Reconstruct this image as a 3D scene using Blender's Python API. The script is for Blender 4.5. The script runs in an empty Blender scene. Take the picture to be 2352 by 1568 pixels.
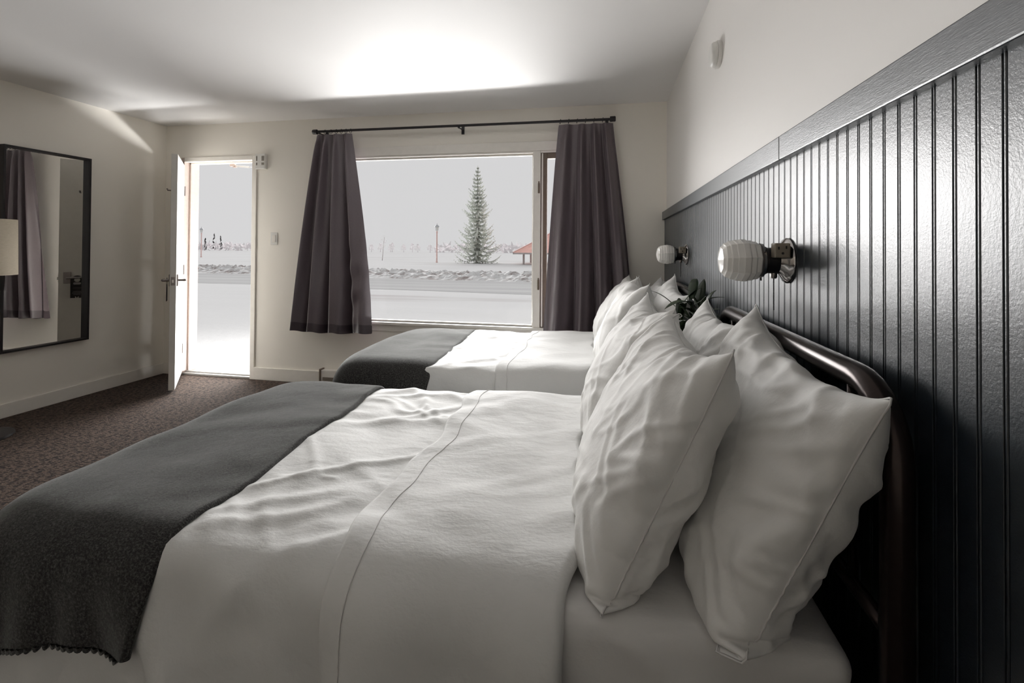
import bpy, math, random
import numpy as np
from mathutils import Vector, Matrix, noise

random.seed(7)
RNG = np.random.default_rng(11)
C = bpy.context.scene.collection
PI = math.pi

# ------------------------------------------------------------------ camera
scene = bpy.context.scene
F_PX, YAW, PITCH, ROLL, CAM_Z, PP_Y = 1101.19, 0.1909, 0.0108, -0.0066, 1.2171, 559.78
cam_d = bpy.data.cameras.new('camera')
cam = bpy.data.objects.new('camera', cam_d)
C.objects.link(cam)
cam_d.sensor_fit = 'HORIZONTAL'
cam_d.sensor_width = 36.0
cam_d.lens = 36.0 * F_PX / 2352.0
cam_d.shift_y = -(784.0 - PP_Y) / 2352.0
cam_d.clip_start = 0.02
cam_d.clip_end = 2000
cam.matrix_world = (Matrix.Translation((0, 0, CAM_Z)) @ Matrix.Rotation(YAW, 4, 'Z')
                    @ Matrix.Rotation(PI / 2 + PITCH, 4, 'X') @ Matrix.Rotation(-ROLL, 4, 'Z'))
scene.camera = cam

# ------------------------------------------------------------------ view
scene.view_settings.view_transform = 'Standard'
scene.view_settings.look = 'None'
scene.view_settings.gamma = 1.0
scene.view_settings.use_curve_mapping = False
scene.view_settings.exposure = 0.0
scene.cycles.max_bounces = 12
scene.cycles.diffuse_bounces = 8
scene.cycles.glossy_bounces = 6
scene.cycles.transmission_bounces = 8
scene.cycles.transparent_max_bounces = 8
scene.cycles.sample_clamp_indirect = 8.0
scene.cycles.caustics_reflective = False
scene.cycles.caustics_refractive = False

# ------------------------------------------------------------------ sky: flat winter overcast
world = bpy.data.worlds.new('overcast')
scene.world = world
world.use_nodes = True
bg = world.node_tree.nodes['Background']
bg.inputs['Color'].default_value = (0.672, 0.668, 0.674, 1)
bg.inputs['Strength'].default_value = 1.0


def area_light(name, loc, target, sx, sy, power, color=(1, 1, 1), spread=180):
    l = bpy.data.lights.new(name, 'AREA')
    l.shape = 'RECTANGLE'
    l.size, l.size_y = sx, sy
    l.energy = power
    l.color = color
    l.spread = math.radians(spread)
    o = bpy.data.objects.new(name, l)
    C.objects.link(o)
    o.location = loc
    d = Vector(target) - Vector(loc)
    o.rotation_euler = d.to_track_quat('-Z', 'Y').to_euler()
    return o


# low winter sun spread out by thick overcast: a broad soft glow from beyond the road
sun_d = bpy.data.lights.new('overcast_sun', 'SUN')
sun_d.energy = 14.0
sun_d.angle = math.radians(68)
sun_d.color = (1.0, 0.985, 0.97)
sun = bpy.data.objects.new('overcast_sun', sun_d)
C.objects.link(sun)
SUN_AZ, SUN_EL = math.radians(28), math.radians(3.5)      # left of the window axis, above the horizon
sun.rotation_euler = Vector((math.sin(SUN_AZ) * math.cos(SUN_EL), -math.cos(SUN_AZ) * math.cos(SUN_EL), -math.sin(SUN_EL))).to_track_quat('-Z', 'Y').to_euler()
sun.location = (-6, 20, 8)

# unseen fill lights added outdoors, standing in for sky light and snow bounce
area_light('upper_sky_fill', (-1.9, 9.5, 4.9), (-1.9, 3.9, 1.2), 8.0, 2.9, 260, (1.0, 0.99, 0.98), 60)
area_light('snow_bounce_fill', (-1.35, 6.90, -0.04), (-1.55, 3.90, 1.30), 6.0, 0.26, 540, (1.0, 0.99, 0.98), 170)
area_light('door_bounce_fill', (-3.05, 4.70, 0.05), (-3.75, 3.60, 1.50), 0.7, 0.5, 18, (1.0, 0.99, 0.98), 160)

# ------------------------------------------------------------------ helpers


def prop(o, label=None, cat=None, group=None, kind=None):
    if label: o['label'] = label
    if cat: o['category'] = cat
    if group: o['group'] = group
    if kind: o['kind'] = kind
    return o


def empty(name, loc, label, cat, group=None, rz=0.0):
    o = bpy.data.objects.new(name, None)
    C.objects.link(o)
    o.location = loc
    o.rotation_euler = (0, 0, rz)
    o.empty_display_size = 0.05
    return prop(o, label, cat, group)


class M:
    """collects verts and faces, builds ONE mesh"""
    def __init__(s):
        s.v, s.f = [], []

    def add(s, vs, fs):
        b = len(s.v)
        s.v += [tuple(float(c) for c in p) for p in vs]
        s.f += [tuple(b + i for i in f) for f in fs]
        return s

    def box(s, a, b):
        x0, y0, z0 = a
        x1, y1, z1 = b
        return s.add([(x0, y0, z0), (x1, y0, z0), (x1, y1, z0), (x0, y1, z0), (x0, y0, z1), (x1, y0, z1), (x1, y1, z1), (x0, y1, z1)],
                     [(0, 3, 2, 1), (4, 5, 6, 7), (0, 1, 5, 4), (1, 2, 6, 5), (2, 3, 7, 6), (3, 0, 4, 7)])

    def tube(s, pts, r, n=12, cap=True, closed=False):
        pts = [Vector(p) for p in pts]
        rs = r if isinstance(r, (list, tuple)) else [r] * len(pts)
        k = len(pts)
        vs, prev = [], None
        for i, p in enumerate(pts):
            if closed:
                t = pts[(i + 1) % k] - pts[i - 1]
            else:
                t = pts[min(i + 1, k - 1)] - pts[max(i - 1, 0)]
            t.normalize()
            if prev is None:
                a = Vector((0, 0, 1)) if abs(t.z) < 0.9 else Vector((1, 0, 0))
                u = t.cross(a).normalized()
            else:
                u = (prev - t * prev.dot(t)).normalized()
            prev = u
            w = t.cross(u)
            for j in range(n):
                an = 2 * PI * j / n
                vs.append(p + (u * math.cos(an) + w * math.sin(an)) * rs[i])
        fs = []
        for i in range(k if closed else k - 1):
            for j in range(n):
                a, b = i * n + j, i * n + (j + 1) % n
                c, d = ((i + 1) % k) * n + (j + 1) % n, ((i + 1) % k) * n + j
                fs.append((a, b, c, d))
        if cap and not closed:
            fs.append(tuple(range(n))[::-1])
            fs.append(tuple((k - 1) * n + j for j in range(n)))
        return s.add(vs, fs)

    def lathe(s, prof, n=24, origin=(0, 0, 0), axis='Z', twist=0.0, cap=True):
        """prof: list of (radius, height) along the axis"""
        vs = []
        o = Vector(origin)
        for r, h in prof:
            for j in range(n):
                a = 2 * PI * j / n + twist
                if axis == 'Z':
                    p = Vector((r * math.cos(a), r * math.sin(a), h))
                elif axis == '-X':
                    p = Vector((-h, r * math.cos(a), r * math.sin(a)))
                else:
                    p = Vector((r * math.cos(a), h, r * math.sin(a)))
                vs.append(o + p)
        fs = []
        for i in range(len(prof) - 1):
            for j in range(n):
                fs.append((i * n + j, i * n + (j + 1) % n, (i + 1) * n + (j + 1) % n, (i + 1) * n + j))
        if cap:
            fs.append(tuple(range(n))[::-1])
            fs.append(tuple((len(prof) - 1) * n + j for j in range(n)))
        return s.add(vs, fs)

    def build(s, name, mat, parent=None, smooth=False, bevel=0, sub=0, angle=None, solid=0):
        me = bpy.data.meshes.new(name)
        me.from_pydata(s.v, [], s.f)
        me.validate()
        me.update()
        if mat: me.materials.append(mat)
        if smooth or angle:
            me.shade_smooth()
            if angle: me.set_sharp_from_angle(angle=math.radians(angle))
        o = bpy.data.objects.new(name, me)
        C.objects.link(o)
        if parent: o.parent = parent
        if bevel:
            md = o.modifiers.new('bevel', 'BEVEL')
            md.width = bevel; md.segments = 2; md.limit_method = 'ANGLE'
            md.angle_limit = math.radians(40)
        if solid:
            md = o.modifiers.new('solid', 'SOLIDIFY')
            md.thickness = abs(solid); md.offset = 1.0 if solid > 0 else -1.0
        if sub:
            md = o.modifiers.new('sub', 'SUBSURF')
            md.levels = md.render_levels = sub
        return o


def structure(o):
    o['kind'] = 'structure'
    return o


def grid_mesh(name, P, mat, parent=None, sub=0, solid=0, flip=False, skip=None):
    n, m = P.shape[:2]
    idx = np.arange(n * m).reshape(n, m)
    q = np.stack([idx[:-1, :-1], idx[1:, :-1], idx[1:, 1:], idx[:-1, 1:]], -1)
    if skip is not None:
        keep = np.ones(q.shape[:2], bool)
        keep[skip[0]:skip[1], skip[2]:skip[3]] = False
        q = q[keep]
    q = q.reshape(-1, 4)
    if flip: q = q[:, ::-1]
    g = M()
    g.v = [tuple(p) for p in P.reshape(-1, 3).tolist()]
    g.f = [tuple(f) for f in q.tolist()]
    return g.build(name, mat, parent, smooth=True, sub=sub, solid=solid)


# ------------------------------------------------------------------ materials
def mat_new(name):
    m = bpy.data.materials.new(name)
    m.use_nodes = True
    nt = m.node_tree
    return m, nt, nt.nodes['Principled BSDF']


def setp(p, **k):
    names = {'color': 'Base Color', 'rough': 'Roughness', 'metal': 'Metallic', 'spec': 'Specular IOR Level', 'ior': 'IOR',
             'sheen': 'Sheen Weight', 'sheen_rough': 'Sheen Roughness', 'sheen_tint': 'Sheen Tint', 'coat': 'Coat Weight',
             'coat_rough': 'Coat Roughness', 'trans': 'Transmission Weight', 'sss': 'Subsurface Weight'}
    for a, b in k.items():
        v = b
        if a in ('color', 'sheen_tint') and len(b) == 3: v = (*b, 1)
        p.inputs[names[a]].default_value = v


def coords(nt, scale=(1, 1, 1), obj=True):
    tc = nt.nodes.new('ShaderNodeTexCoord')
    mp = nt.nodes.new('ShaderNodeMapping')
    mp.inputs['Scale'].default_value = scale
    nt.links.new(tc.outputs['Object' if obj else 'Generated'], mp.inputs['Vector'])
    return mp.outputs['Vector']


def noise_node(nt, vec, scale, detail=4, rough=0.5):
    n = nt.nodes.new('ShaderNodeTexNoise')
    n.inputs['Scale'].default_value = scale
    n.inputs['Detail'].default_value = detail
    n.inputs['Roughness'].default_value = rough
    nt.links.new(vec, n.inputs['Vector'])
    return n.outputs['Fac']


def ramp(nt, fac, stops):
    r = nt.nodes.new('ShaderNodeValToRGB')
    while len(r.color_ramp.elements) < len(stops): r.color_ramp.elements.new(0.5)
    for e, (pos, col) in zip(r.color_ramp.elements, stops):
        e.position = pos; e.color = (*col, 1)
    nt.links.new(fac, r.inputs['Fac'])
    return r.outputs['Color']


def bump(nt, p, height, strength=0.2, dist=0.01, prev=None):
    b = nt.nodes.new('ShaderNodeBump')
    b.inputs['Strength'].default_value = strength
    b.inputs['Distance'].default_value = dist
    nt.links.new(height, b.inputs['Height'])
    if prev is not None: nt.links.new(prev, b.inputs['Normal'])
    nt.links.new(b.outputs['Normal'], p.inputs['Normal'])
    return b.outputs['Normal']


def simple(name, color, rough=0.5, nscale=30, var=0.06, bstr=0.05, bdist=0.002, **k):
    m, nt, p = mat_new(name)
    v = coords(nt)
    f = noise_node(nt, v, nscale, 3)
    lo = tuple(c * (1 - var) for c in color)
    hi = tuple(min(1, c * (1 + var)) for c in color)
    col = ramp(nt, f, [(0.3, lo), (0.7, hi)])
    nt.links.new(col, p.inputs['Base Color'])
    setp(p, rough=rough, **k)
    if bstr: bump(nt, p, f, bstr, bdist)
    return m


def wall_paint(name, color, rough, spec=0.5, coat=0.0, orange=0.06):
    m, nt, p = mat_new(name)
    v = coords(nt)
    f = noise_node(nt, v, 1.3, 3)
    col = ramp(nt, f, [(0.3, tuple(c * 0.985 for c in color)), (0.7, color)])
    nt.links.new(col, p.inputs['Base Color'])
    g = noise_node(nt, v, 220, 3)
    big = noise_node(nt, v, 2.2, 2)
    n1 = bump(nt, p, big, 0.08, 0.02)
    bump(nt, p, g, orange, 0.002, n1)
    setp(p, rough=rough, spec=spec, coat=coat, coat_rough=0.42)
    return m


MAT = {}
MAT['wall'] = wall_paint('warm_white_wall_paint', (0.86, 0.825, 0.76), 0.5, 0.4)
MAT['wall_right'] = wall_paint('upper_wall_paint', (0.82, 0.80, 0.775), 0.5, 0.5)
MAT['ceiling'] = wall_paint('semi_gloss_ceiling_paint', (0.77, 0.76, 0.75), 0.62, 0.35)
MAT['trim'] = simple('white_trim_paint', (0.80, 0.77, 0.72), 0.35, 25, 0.02, 0.03)
MAT['door'] = simple('door_paint', (0.66, 0.64, 0.60), 0.38, 25, 0.02, 0.03)
MAT['jamb_wood'] = simple('pinkish_primed_jamb', (0.46, 0.37, 0.33), 0.5, 40, 0.05, 0.05)
MAT['sash_brown'] = simple('brown_window_sash', (0.16, 0.12, 0.09), 0.4, 40, 0.1, 0.05)
MAT['plastic'] = simple('white_plastic', (0.74, 0.73, 0.70), 0.35, 60, 0.02, 0.01)
MAT['plastic_dark'] = simple('brown_grey_plastic', (0.20, 0.17, 0.14), 0.5, 60, 0.04, 0.01)  # dark plastic of the louvers and heater grille
MAT['black_metal'] = simple('black_powder_coated_metal', (0.012, 0.010, 0.012), 0.4, 120, 0.1, 0.03)
MAT['black_frame'] = simple('black_mirror_frame', (0.008, 0.006, 0.008), 0.45, 120, 0.1, 0.03)
MAT['head_metal'] = simple('bronze_black_tube', (0.035, 0.026, 0.024), 0.24, 90, 0.1, 0.02, metal=0.75)
MAT['chrome'] = simple('polished_chrome', (0.55, 0.53, 0.52), 0.12, 40, 0.03, 0.0, metal=1.0)
MAT['nickel'] = simple('dull_nickel', (0.28, 0.25, 0.24), 0.3, 60, 0.05, 0.0, metal=1.0)
MAT['outlet'] = simple('brown_grey_outlet', (0.30, 0.26, 0.21), 0.45, 60, 0.03, 0.0)
MAT['slot'] = simple('dark_slot', (0.01, 0.008, 0.008), 0.6, 60, 0.03, 0.0)


def make_mats():
    # painted beadboard, dark blue-black satin with brush texture
    for nm, key, rough, sc in (('navy_beadboard_paint', 'bead', 0.33, (1, 1, 1)), ('navy_rail_paint', 'rail', 0.36, (1, 0.12, 1))):
        m, nt, p = mat_new(nm)
        v = coords(nt, sc)
        f = noise_node(nt, v, 260 if key == 'bead' else 500, 3, 0.6)
        f2 = noise_node(nt, v, 60, 3)
        col = ramp(nt, f2, [(0.3, (0.009, 0.015, 0.022)), (0.7, (0.013, 0.021, 0.029))])
        nt.links.new(col, p.inputs['Base Color'])
        setp(p, rough=rough, ior=1.9, spec=0.6)
        n1 = bump(nt, p, f, 0.22, 0.0018)
        bump(nt, p, f2, 0.08, 0.003, n1)
        MAT[key] = m
    # mirror glass
    m, nt, p = mat_new('mirror_silver')
    setp(p, color=(0.86, 0.86, 0.85), metal=1.0, rough=0.01)
    MAT['mirror'] = m
    # window glass: thin pane, so a clear pane with a faint reflection
    m, nt, p = mat_new('window_glass')
    nt.nodes.remove(p)
    out = nt.nodes['Material Output']
    tr = nt.nodes.new('ShaderNodeBsdfTransparent')
    tr.inputs[0].default_value = (0.995, 0.995, 0.995, 1)
    gl = nt.nodes.new('ShaderNodeBsdfGlossy')
    gl.inputs['Roughness'].default_value = 0.02
    fr = nt.nodes.new('ShaderNodeFresnel')
    fr.inputs['IOR'].default_value = 1.2
    mx = nt.nodes.new('ShaderNodeMixShader')
    nt.links.new(fr.outputs[0], mx.inputs[0])
    nt.links.new(tr.outputs[0], mx.inputs[1])
    nt.links.new(gl.outputs[0], mx.inputs[2])
    nt.links.new(mx.outputs[0], out.inputs['Surface'])
    MAT['glass'] = m
    m, nt, p = mat_new('vase_glass')
    setp(p, color=(0.9, 0.95, 0.93), rough=0.03, trans=1.0, ior=1.4)
    MAT['vase'] = m
    # white cotton
    def cotton(name, col, rough=0.75, crease=0.35, sheen=0.15):
        m, nt, p = mat_new(name)
        v = coords(nt)
        weave = noise_node(nt, v, 900, 2)
        cr = noise_node(nt, coords(nt, (1, 1.6, 1)), 9, 5, 0.62)
        fine = noise_node(nt, v, 42, 4, 0.6)
        c = ramp(nt, cr, [(0.2, tuple(x * 0.97 for x in col)), (0.8, col)])
        nt.links.new(c, p.inputs['Base Color'])
        n1 = bump(nt, p, cr, crease, 0.012)
        n2 = bump(nt, p, fine, crease * 0.3, 0.0016, n1)
        bump(nt, p, weave, 0.12, 0.0006, n2)
        setp(p, rough=rough, sheen=sheen, sheen_rough=0.5, spec=0.25)
        return m
    MAT['duvet'] = cotton('white_cotton_duvet', (0.63, 0.63, 0.62), 0.75, 0.4)
    MAT['pillow'] = cotton('white_cotton_pillowcase', (0.72, 0.715, 0.70), 0.7, 0.28)
    MAT['sheet'] = cotton('white_fitted_sheet', (0.62, 0.61, 0.60), 0.75, 0.3)
    MAT['seam'] = cotton('stitched_seam', (0.62, 0.61, 0.60), 0.8, 0.1)
    # wool throw
    m, nt, p = mat_new('heather_grey_wool')
    v = coords(nt, (1.0, 1.8, 1.0))
    f = noise_node(nt, v, 200, 6, 0.8)
    f2 = noise_node(nt, coords(nt), 30, 4, 0.6)
    col = ramp(nt, f, [(0.35, (0.014, 0.012, 0.013)), (0.50, (0.040, 0.039, 0.038)), (0.66, (0.13, 0.128, 0.124))])
    nt.links.new(col, p.inputs['Base Color'])
    n1 = bump(nt, p, f2, 0.25, 0.006)
    bump(nt, p, f, 0.5, 0.0025, n1)
    setp(p, rough=0.95, spec=0.05, sheen=0.7, sheen_rough=0.28, sheen_tint=(0.8, 0.82, 0.8))
    MAT['wool'] = m
    # curtain satin
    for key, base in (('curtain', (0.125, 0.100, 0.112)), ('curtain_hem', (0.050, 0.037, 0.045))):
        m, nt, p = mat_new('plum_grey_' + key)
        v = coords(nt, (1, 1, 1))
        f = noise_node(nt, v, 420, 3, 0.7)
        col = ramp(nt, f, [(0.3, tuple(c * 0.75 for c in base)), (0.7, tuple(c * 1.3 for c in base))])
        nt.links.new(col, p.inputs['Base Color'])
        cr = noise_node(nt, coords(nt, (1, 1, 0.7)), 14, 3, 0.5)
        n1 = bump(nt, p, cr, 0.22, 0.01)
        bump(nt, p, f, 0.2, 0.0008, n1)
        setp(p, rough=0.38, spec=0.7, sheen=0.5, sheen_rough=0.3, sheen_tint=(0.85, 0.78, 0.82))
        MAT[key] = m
    # carpet: loops in a broken brown and rust pattern
    m, nt, p = mat_new('brown_loop_carpet')
    v = coords(nt)
    vo = nt.nodes.new('ShaderNodeTexVoronoi')
    vo.inputs['Scale'].default_value = 95
    nt.links.new(v, vo.inputs['Vector'])
    f1 = noise_node(nt, coords(nt, (1, 2.2, 1)), 34, 4, 0.7)
    f2 = noise_node(nt, coords(nt, (3, 1, 1)), 20, 4, 0.7)
    mul = nt.nodes.new('ShaderNodeMath'); mul.operation = 'MULTIPLY_ADD'
    nt.links.new(f1, mul.inputs[0]); mul.inputs[1].default_value = 0.6
    m2 = nt.nodes.new('ShaderNodeMath'); m2.operation = 'MULTIPLY'; m2.inputs[1].default_value = 0.4
    nt.links.new(f2, m2.inputs[0]); nt.links.new(m2.outputs[0], mul.inputs[2])
    col = ramp(nt, mul.outputs[0], [(0.42, (0.010, 0.007, 0.006)), (0.49, (0.042, 0.028, 0.022)), (0.545, (0.125, 0.090, 0.070)), (0.60, (0.045, 0.026, 0.018))])
    nt.links.new(col, p.inputs['Base Color'])
    bump(nt, p, vo.outputs['Distance'], 0.7, 0.006)
    setp(p, rough=0.95, spec=0.1, sheen=0.05)
    MAT['carpet'] = m
    # milk glass
    m, nt, p = mat_new('milk_glass')
    setp(p, color=(0.88, 0.86, 0.83), rough=0.18, sss=0.25, spec=0.6)
    p.inputs['Subsurface Radius'].default_value = (0.02, 0.02, 0.02)
    MAT['milk'] = m
    # lamp shade linen
    m, nt, p = mat_new('linen_lampshade')
    v1 = noise_node(nt, coords(nt, (1, 1, 18)), 40, 3, 0.7)
    col = ramp(nt, v1, [(0.3, (0.50, 0.44, 0.34)), (0.7, (0.66, 0.59, 0.48))])
    nt.links.new(col, p.inputs['Base Color'])
    bump(nt, p, v1, 0.2, 0.001)
    setp(p, rough=0.9, spec=0.1)
    MAT['linen'] = m
    MAT['leaf'] = simple('dark_green_leaf', (0.020, 0.036, 0.015), 0.35, 20, 0.4, 0.1, 0.003)
    MAT['stem'] = simple('green_stem', (0.04, 0.055, 0.02), 0.4, 20, 0.3, 0.1, 0.003)
    MAT['dark_wood'] = simple('dark_nightstand_wood', (0.02, 0.014, 0.011), 0.45, 30, 0.2, 0.1, 0.002)
    MAT['card'] = simple('black_card', (0.010, 0.009, 0.010), 0.5, 60, 0.05, 0.0)
    MAT['print'] = simple('pale_print', (0.35, 0.33, 0.34), 0.5, 60, 0.03, 0.0)
    MAT['mattress'] = simple('mattress_ticking', (0.6, 0.6, 0.58), 0.8, 30)
    # outdoors
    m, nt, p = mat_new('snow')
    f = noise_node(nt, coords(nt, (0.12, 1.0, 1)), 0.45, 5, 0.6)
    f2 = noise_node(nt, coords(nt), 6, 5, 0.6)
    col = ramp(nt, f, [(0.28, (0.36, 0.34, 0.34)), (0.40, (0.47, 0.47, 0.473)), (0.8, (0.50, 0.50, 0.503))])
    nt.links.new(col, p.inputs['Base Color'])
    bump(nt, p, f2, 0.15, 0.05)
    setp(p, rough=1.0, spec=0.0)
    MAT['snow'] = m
    m, nt, p = mat_new('packed_snow_road')
    f = noise_node(nt, coords(nt, (0.02, 1.0, 1)), 1.6, 4, 0.6)
    col = ramp(nt, f, [(0.35, (0.33, 0.33, 0.333)), (0.65, (0.41, 0.41, 0.41))])
    nt.links.new(col, p.inputs['Base Color'])
    setp(p, rough=1.0, spec=0.0)
    MAT['road'] = m
    m, nt, p = mat_new('plowed_dirty_snow')
    f = noise_node(nt, coords(nt, (0.7, 1, 1.4)), 2.6, 6, 0.72)
    col = ramp(nt, f, [(0.36, (0.24, 0.20, 0.19)), (0.45, (0.44, 0.42, 0.415)), (0.52, (0.60, 0.60, 0.60))])
    nt.links.new(col, p.inputs['Base Color'])
    setp(p, rough=0.85)
    MAT['bank'] = m
    MAT['spruce'] = simple('haze_paled_spruce_needles', (0.68, 0.70, 0.66), 0.8, 1.2, 0.18, 0.0)  # needles far paler than real: haze and overexposure put into the colour
    MAT['bark'] = simple('haze_paled_bark', (0.48, 0.45, 0.43), 0.8, 3, 0.2, 0.0)  # bark lightened the same way, haze painted into it
    MAT['far_tree'] = simple('haze_paled_trees', (0.80, 0.77, 0.78), 0.9, 0.6, 0.05, 0.0)  # distant haze painted in as a near-white tree colour
    MAT['post'] = simple('weathered_red_post', (0.70, 0.50, 0.47), 0.6, 4, 0.1, 0.0)
    MAT['lantern'] = simple('pale_grey_lantern', (0.45, 0.46, 0.48), 0.5, 4, 0.1, 0.0)  # plain pale grey for lantern ribs and cap
    MAT['roof'] = simple('faded_red_metal_roof', (0.86, 0.50, 0.44), 0.6, 3, 0.1, 0.0)
    MAT['roof_edge'] = simple('grey_fascia', (0.42, 0.38, 0.37), 0.6, 3, 0.1, 0.0)
    MAT['aluminium'] = simple('grey_aluminium', (0.45, 0.44, 0.43), 0.35, 30, 0.04, 0.0, metal=0.6)


make_mats()

# ------------------------------------------------------------------ room shell
XL, XR, YF, YB, H = -4.172, 0.475, 3.913, -1.35, 2.382
DL, DR, DT = -3.952, -3.215, 2.03          # door opening
WL, WR, WB, WT = -2.30, -0.06, 0.555, 2.04  # window opening
WALL_T = 0.16

structure(M().box((XL, YB, -0.12), (XR, YF, 0.0)).build('floor', MAT['carpet']))
structure(M().box((XL - 0.2, YB - 0.2, H), (XR + 0.2, YF + WALL_T, H + 0.15)).build('ceiling', MAT['ceiling']))
structure(M().box((XL - 0.15, YB - 0.15, -0.12), (XL, YF + WALL_T, H)).build('wall_left', MAT['wall']))
structure(M().box((XL, YB - 0.15, -0.12), (XR, YB, H)).build('wall_back', MAT['wall']))
wr = structure(M().box((XR, YB - 0.15, -0.12), (XR + 0.15, YF + WALL_T, H)).build('wall_right', MAT['wall_right']))
wf = M()
y0, y1 = YF, YF + WALL_T
wf.box((XL, y0, -0.12), (DL - 0.03, y1, H))
wf.box((DL - 0.03, y0, DT + 0.03), (DR + 0.03, y1, H))
wf.box((DL - 0.03, y0, -0.12), (DR + 0.03, y1, 0.0))
wf.box((DR + 0.03, y0, -0.12), (WL, y1, H))
wf.box((WL, y0, WT), (WR, y1, H))
wf.box((WL, y0, -0.12), (WR, y1, WB))
wf.box((WR, y0, -0.12), (XR, y1, H))
structure(wf.build('wall_far', MAT['wall']))

# beadboard planks, one object each, on the right wall
PX = 0.46      # front plane of the boards
SP, Y0P = 0.0412, 0.6573
ZB, ZT = 1.452, 1.514


def plank_mesh():
    # cross-section in (y, x): flat board, groove, bead, groove
    g = M()
    w = SP
    xs = PX
    g0, dp = 0.0015, 0.0032
    prof = [(0.0, xs + 0.0006), (0.0008, xs), (w - 0.0088, xs), (w - 0.0082, xs + 0.0005), (w - 0.0080, xs + dp), (w - 0.0080 + g0, xs + dp),
            (w - 0.0062, xs + 0.0008), (w - 0.0048, xs), (w - 0.0032, xs), (w - 0.0018, xs + 0.0008), (w - 0.0016, xs + dp), (w, xs + dp)]
    n = len(prof)
    vs = [(x, y, 0.002) for y, x in prof] + [(x, y, ZB) for y, x in prof] + [(XR, 0, 0.002), (XR, w, 0.002), (XR, 0, ZB), (XR, w, ZB)]
    fs = [(i, i + n, i + 1 + n, i + 1) for i in range(n - 1)]
    fs += [(2 * n, 2 * n + 2, n, 0), (n - 1, 2 * n - 1, 2 * n + 3, 2 * n + 1)]
    fs += [tuple(range(n, 2 * n)) + (2 * n + 3, 2 * n + 2)]
    g.add(vs, fs)
    return g


p0 = plank_mesh().build('plank', MAT['bead'], wr)
i0 = -18
ys = []
y = Y0P + i0 * SP + 0.0064
while y + SP < YF + 0.001:
    ys.append(y); y += SP
p0.location = (0, ys[0], 0)
for yy in ys[1:]:
    q = p0.copy()
    C.objects.link(q)
    q.parent = wr
    q.location = (0, yy, 0)
rest = M().box((PX, ys[-1] + SP + 0.001, 0.002), (XR, YF, ZB)).build('plank', MAT['bead'], wr)
# cap rail in two lengths with a visible joint
rail_joint = 1.345
for k, (a, b) in enumerate(((ys[0], rail_joint - 0.0006), (rail_joint + 0.0006, YF))):
    structure(M().box((PX - 0.019, a, ZB), (XR, b, ZT)).build('trim_%d' % (k + 1), MAT['rail'], bevel=0.003))
structure(M().box((PX - 0.016, ys[0], 0.0), (PX, YF, 0.10)).build('baseboard_right', MAT['rail'], bevel=0.003))

# baseboards
BH = 0.100
structure(M().box((XL, YB, 0), (XL + 0.014, YF, BH)).build('baseboard_left', MAT['trim'], bevel=0.003))
structure(M().box((DR + 0.045, YF - 0.014, 0), (-2.47, YF, BH + 0.012)).build('baseboard_far', MAT['trim'], bevel=0.003))
structure(M().box((XL + 0.014, YF - 0.014, 0), (DL - 0.035, YF, BH)).build('baseboard_corner', MAT['trim'], bevel=0.003))

# electric baseboard heater under the window
ht = empty('baseboard_heater', (-1.7, YF - 0.03, 0), 'low beige electric baseboard heater under the big window behind the far bed', 'heater')
g = M().box((-0.76, -0.025, 0.03), (0.76, 0.03, 0.135))
g.build('housing', MAT['trim'], ht, bevel=0.004)
M().box((-0.74, -0.032, 0.045), (0.74, -0.0255, 0.075)).build('grille', MAT['plastic_dark'], ht)
M().box((-0.775, -0.03, 0.0), (-0.761, 0.03, 0.145)).build('end_cap', MAT['sash_brown'], ht)

# door frame
fr = M()
fr.box((DR, YF - 0.012, 0), (DR + 0.045, YF + WALL_T, DT + 0.04))
fr.box((DR - 0.012, YF + 0.05, 0), (DR, YF + 0.085, DT))
structure(fr.build('trim_3', MAT['trim'], bevel=0.002))
fr = M()
fr.box((DL - 0.035, YF - 0.012, 0), (DL, YF + WALL_T, DT + 0.04))
fr.box((DL, YF + 0.05, 0), (DL + 0.014, YF + 0.085, DT))
structure(fr.build('trim_4', MAT['jamb_wood'], bevel=0.002))
fr = M()
fr.box((DL, YF - 0.012, DT), (DR, YF + WALL_T, DT + 0.04))
fr.box((DL, YF + 0.05, DT - 0.014), (DR, YF + 0.085, DT))
structure(fr.build('trim_5', MAT['trim'], bevel=0.002))
structure(M().box((DL, YF - 0.005, 0.0), (DR, YF + 0.15, 0.018)).box((DL, YF + 0.03, 0.018), (DR, YF + 0.06, 0.03)).build('trim_6', MAT['aluminium'], bevel=0.002))
strike = M().box((DR - 0.0022, YF + 0.006, 0.89), (DR - 0.0002, YF + 0.045, 1.03)).build('strike_plate', MAT['nickel'], bpy.data.objects['trim_3'])
# storm door closer tube under the head of the frame
clo = empty('door_closer', (-3.55, YF + 0.13, DT - 0.03), 'slim grey door closer arm hanging under the head of the open doorway', 'door closer')
M().tube([(0.05, 0, 0), (0.19, 0, -0.012)], 0.009, 10).build('cylinder', MAT['aluminium'], clo, angle=40)
M().tube([(0.19, 0, -0.012), (0.33, 0, -0.024)], 0.003, 8).build('rod', MAT['aluminium'], clo, angle=40)
M().box((-0.02, -0.01, 0.0), (0.03, 0.012, 0.0295)).box((0.01, -0.004, -0.012), (0.05, 0.004, 0.008)).build('bracket', MAT['jamb_wood'], clo)

# door slab, hinged at the left jamb and standing open into the room
hinge = Vector((DL + 0.005, YF - 0.014, 0))
free = Vector((-3.517, 3.408, 0))
dv = (free - hinge); dl = dv.length
ang = math.atan2(dv.y, dv.x)
DTH = 0.045
door = M().box((0, -DTH, 0.022), (dl, 0, 1.995)).build('door_1', MAT['door'], bevel=0.0025)
structure(door)
door.location = hinge
door.rotation_euler = (0, 0, ang)
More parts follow.
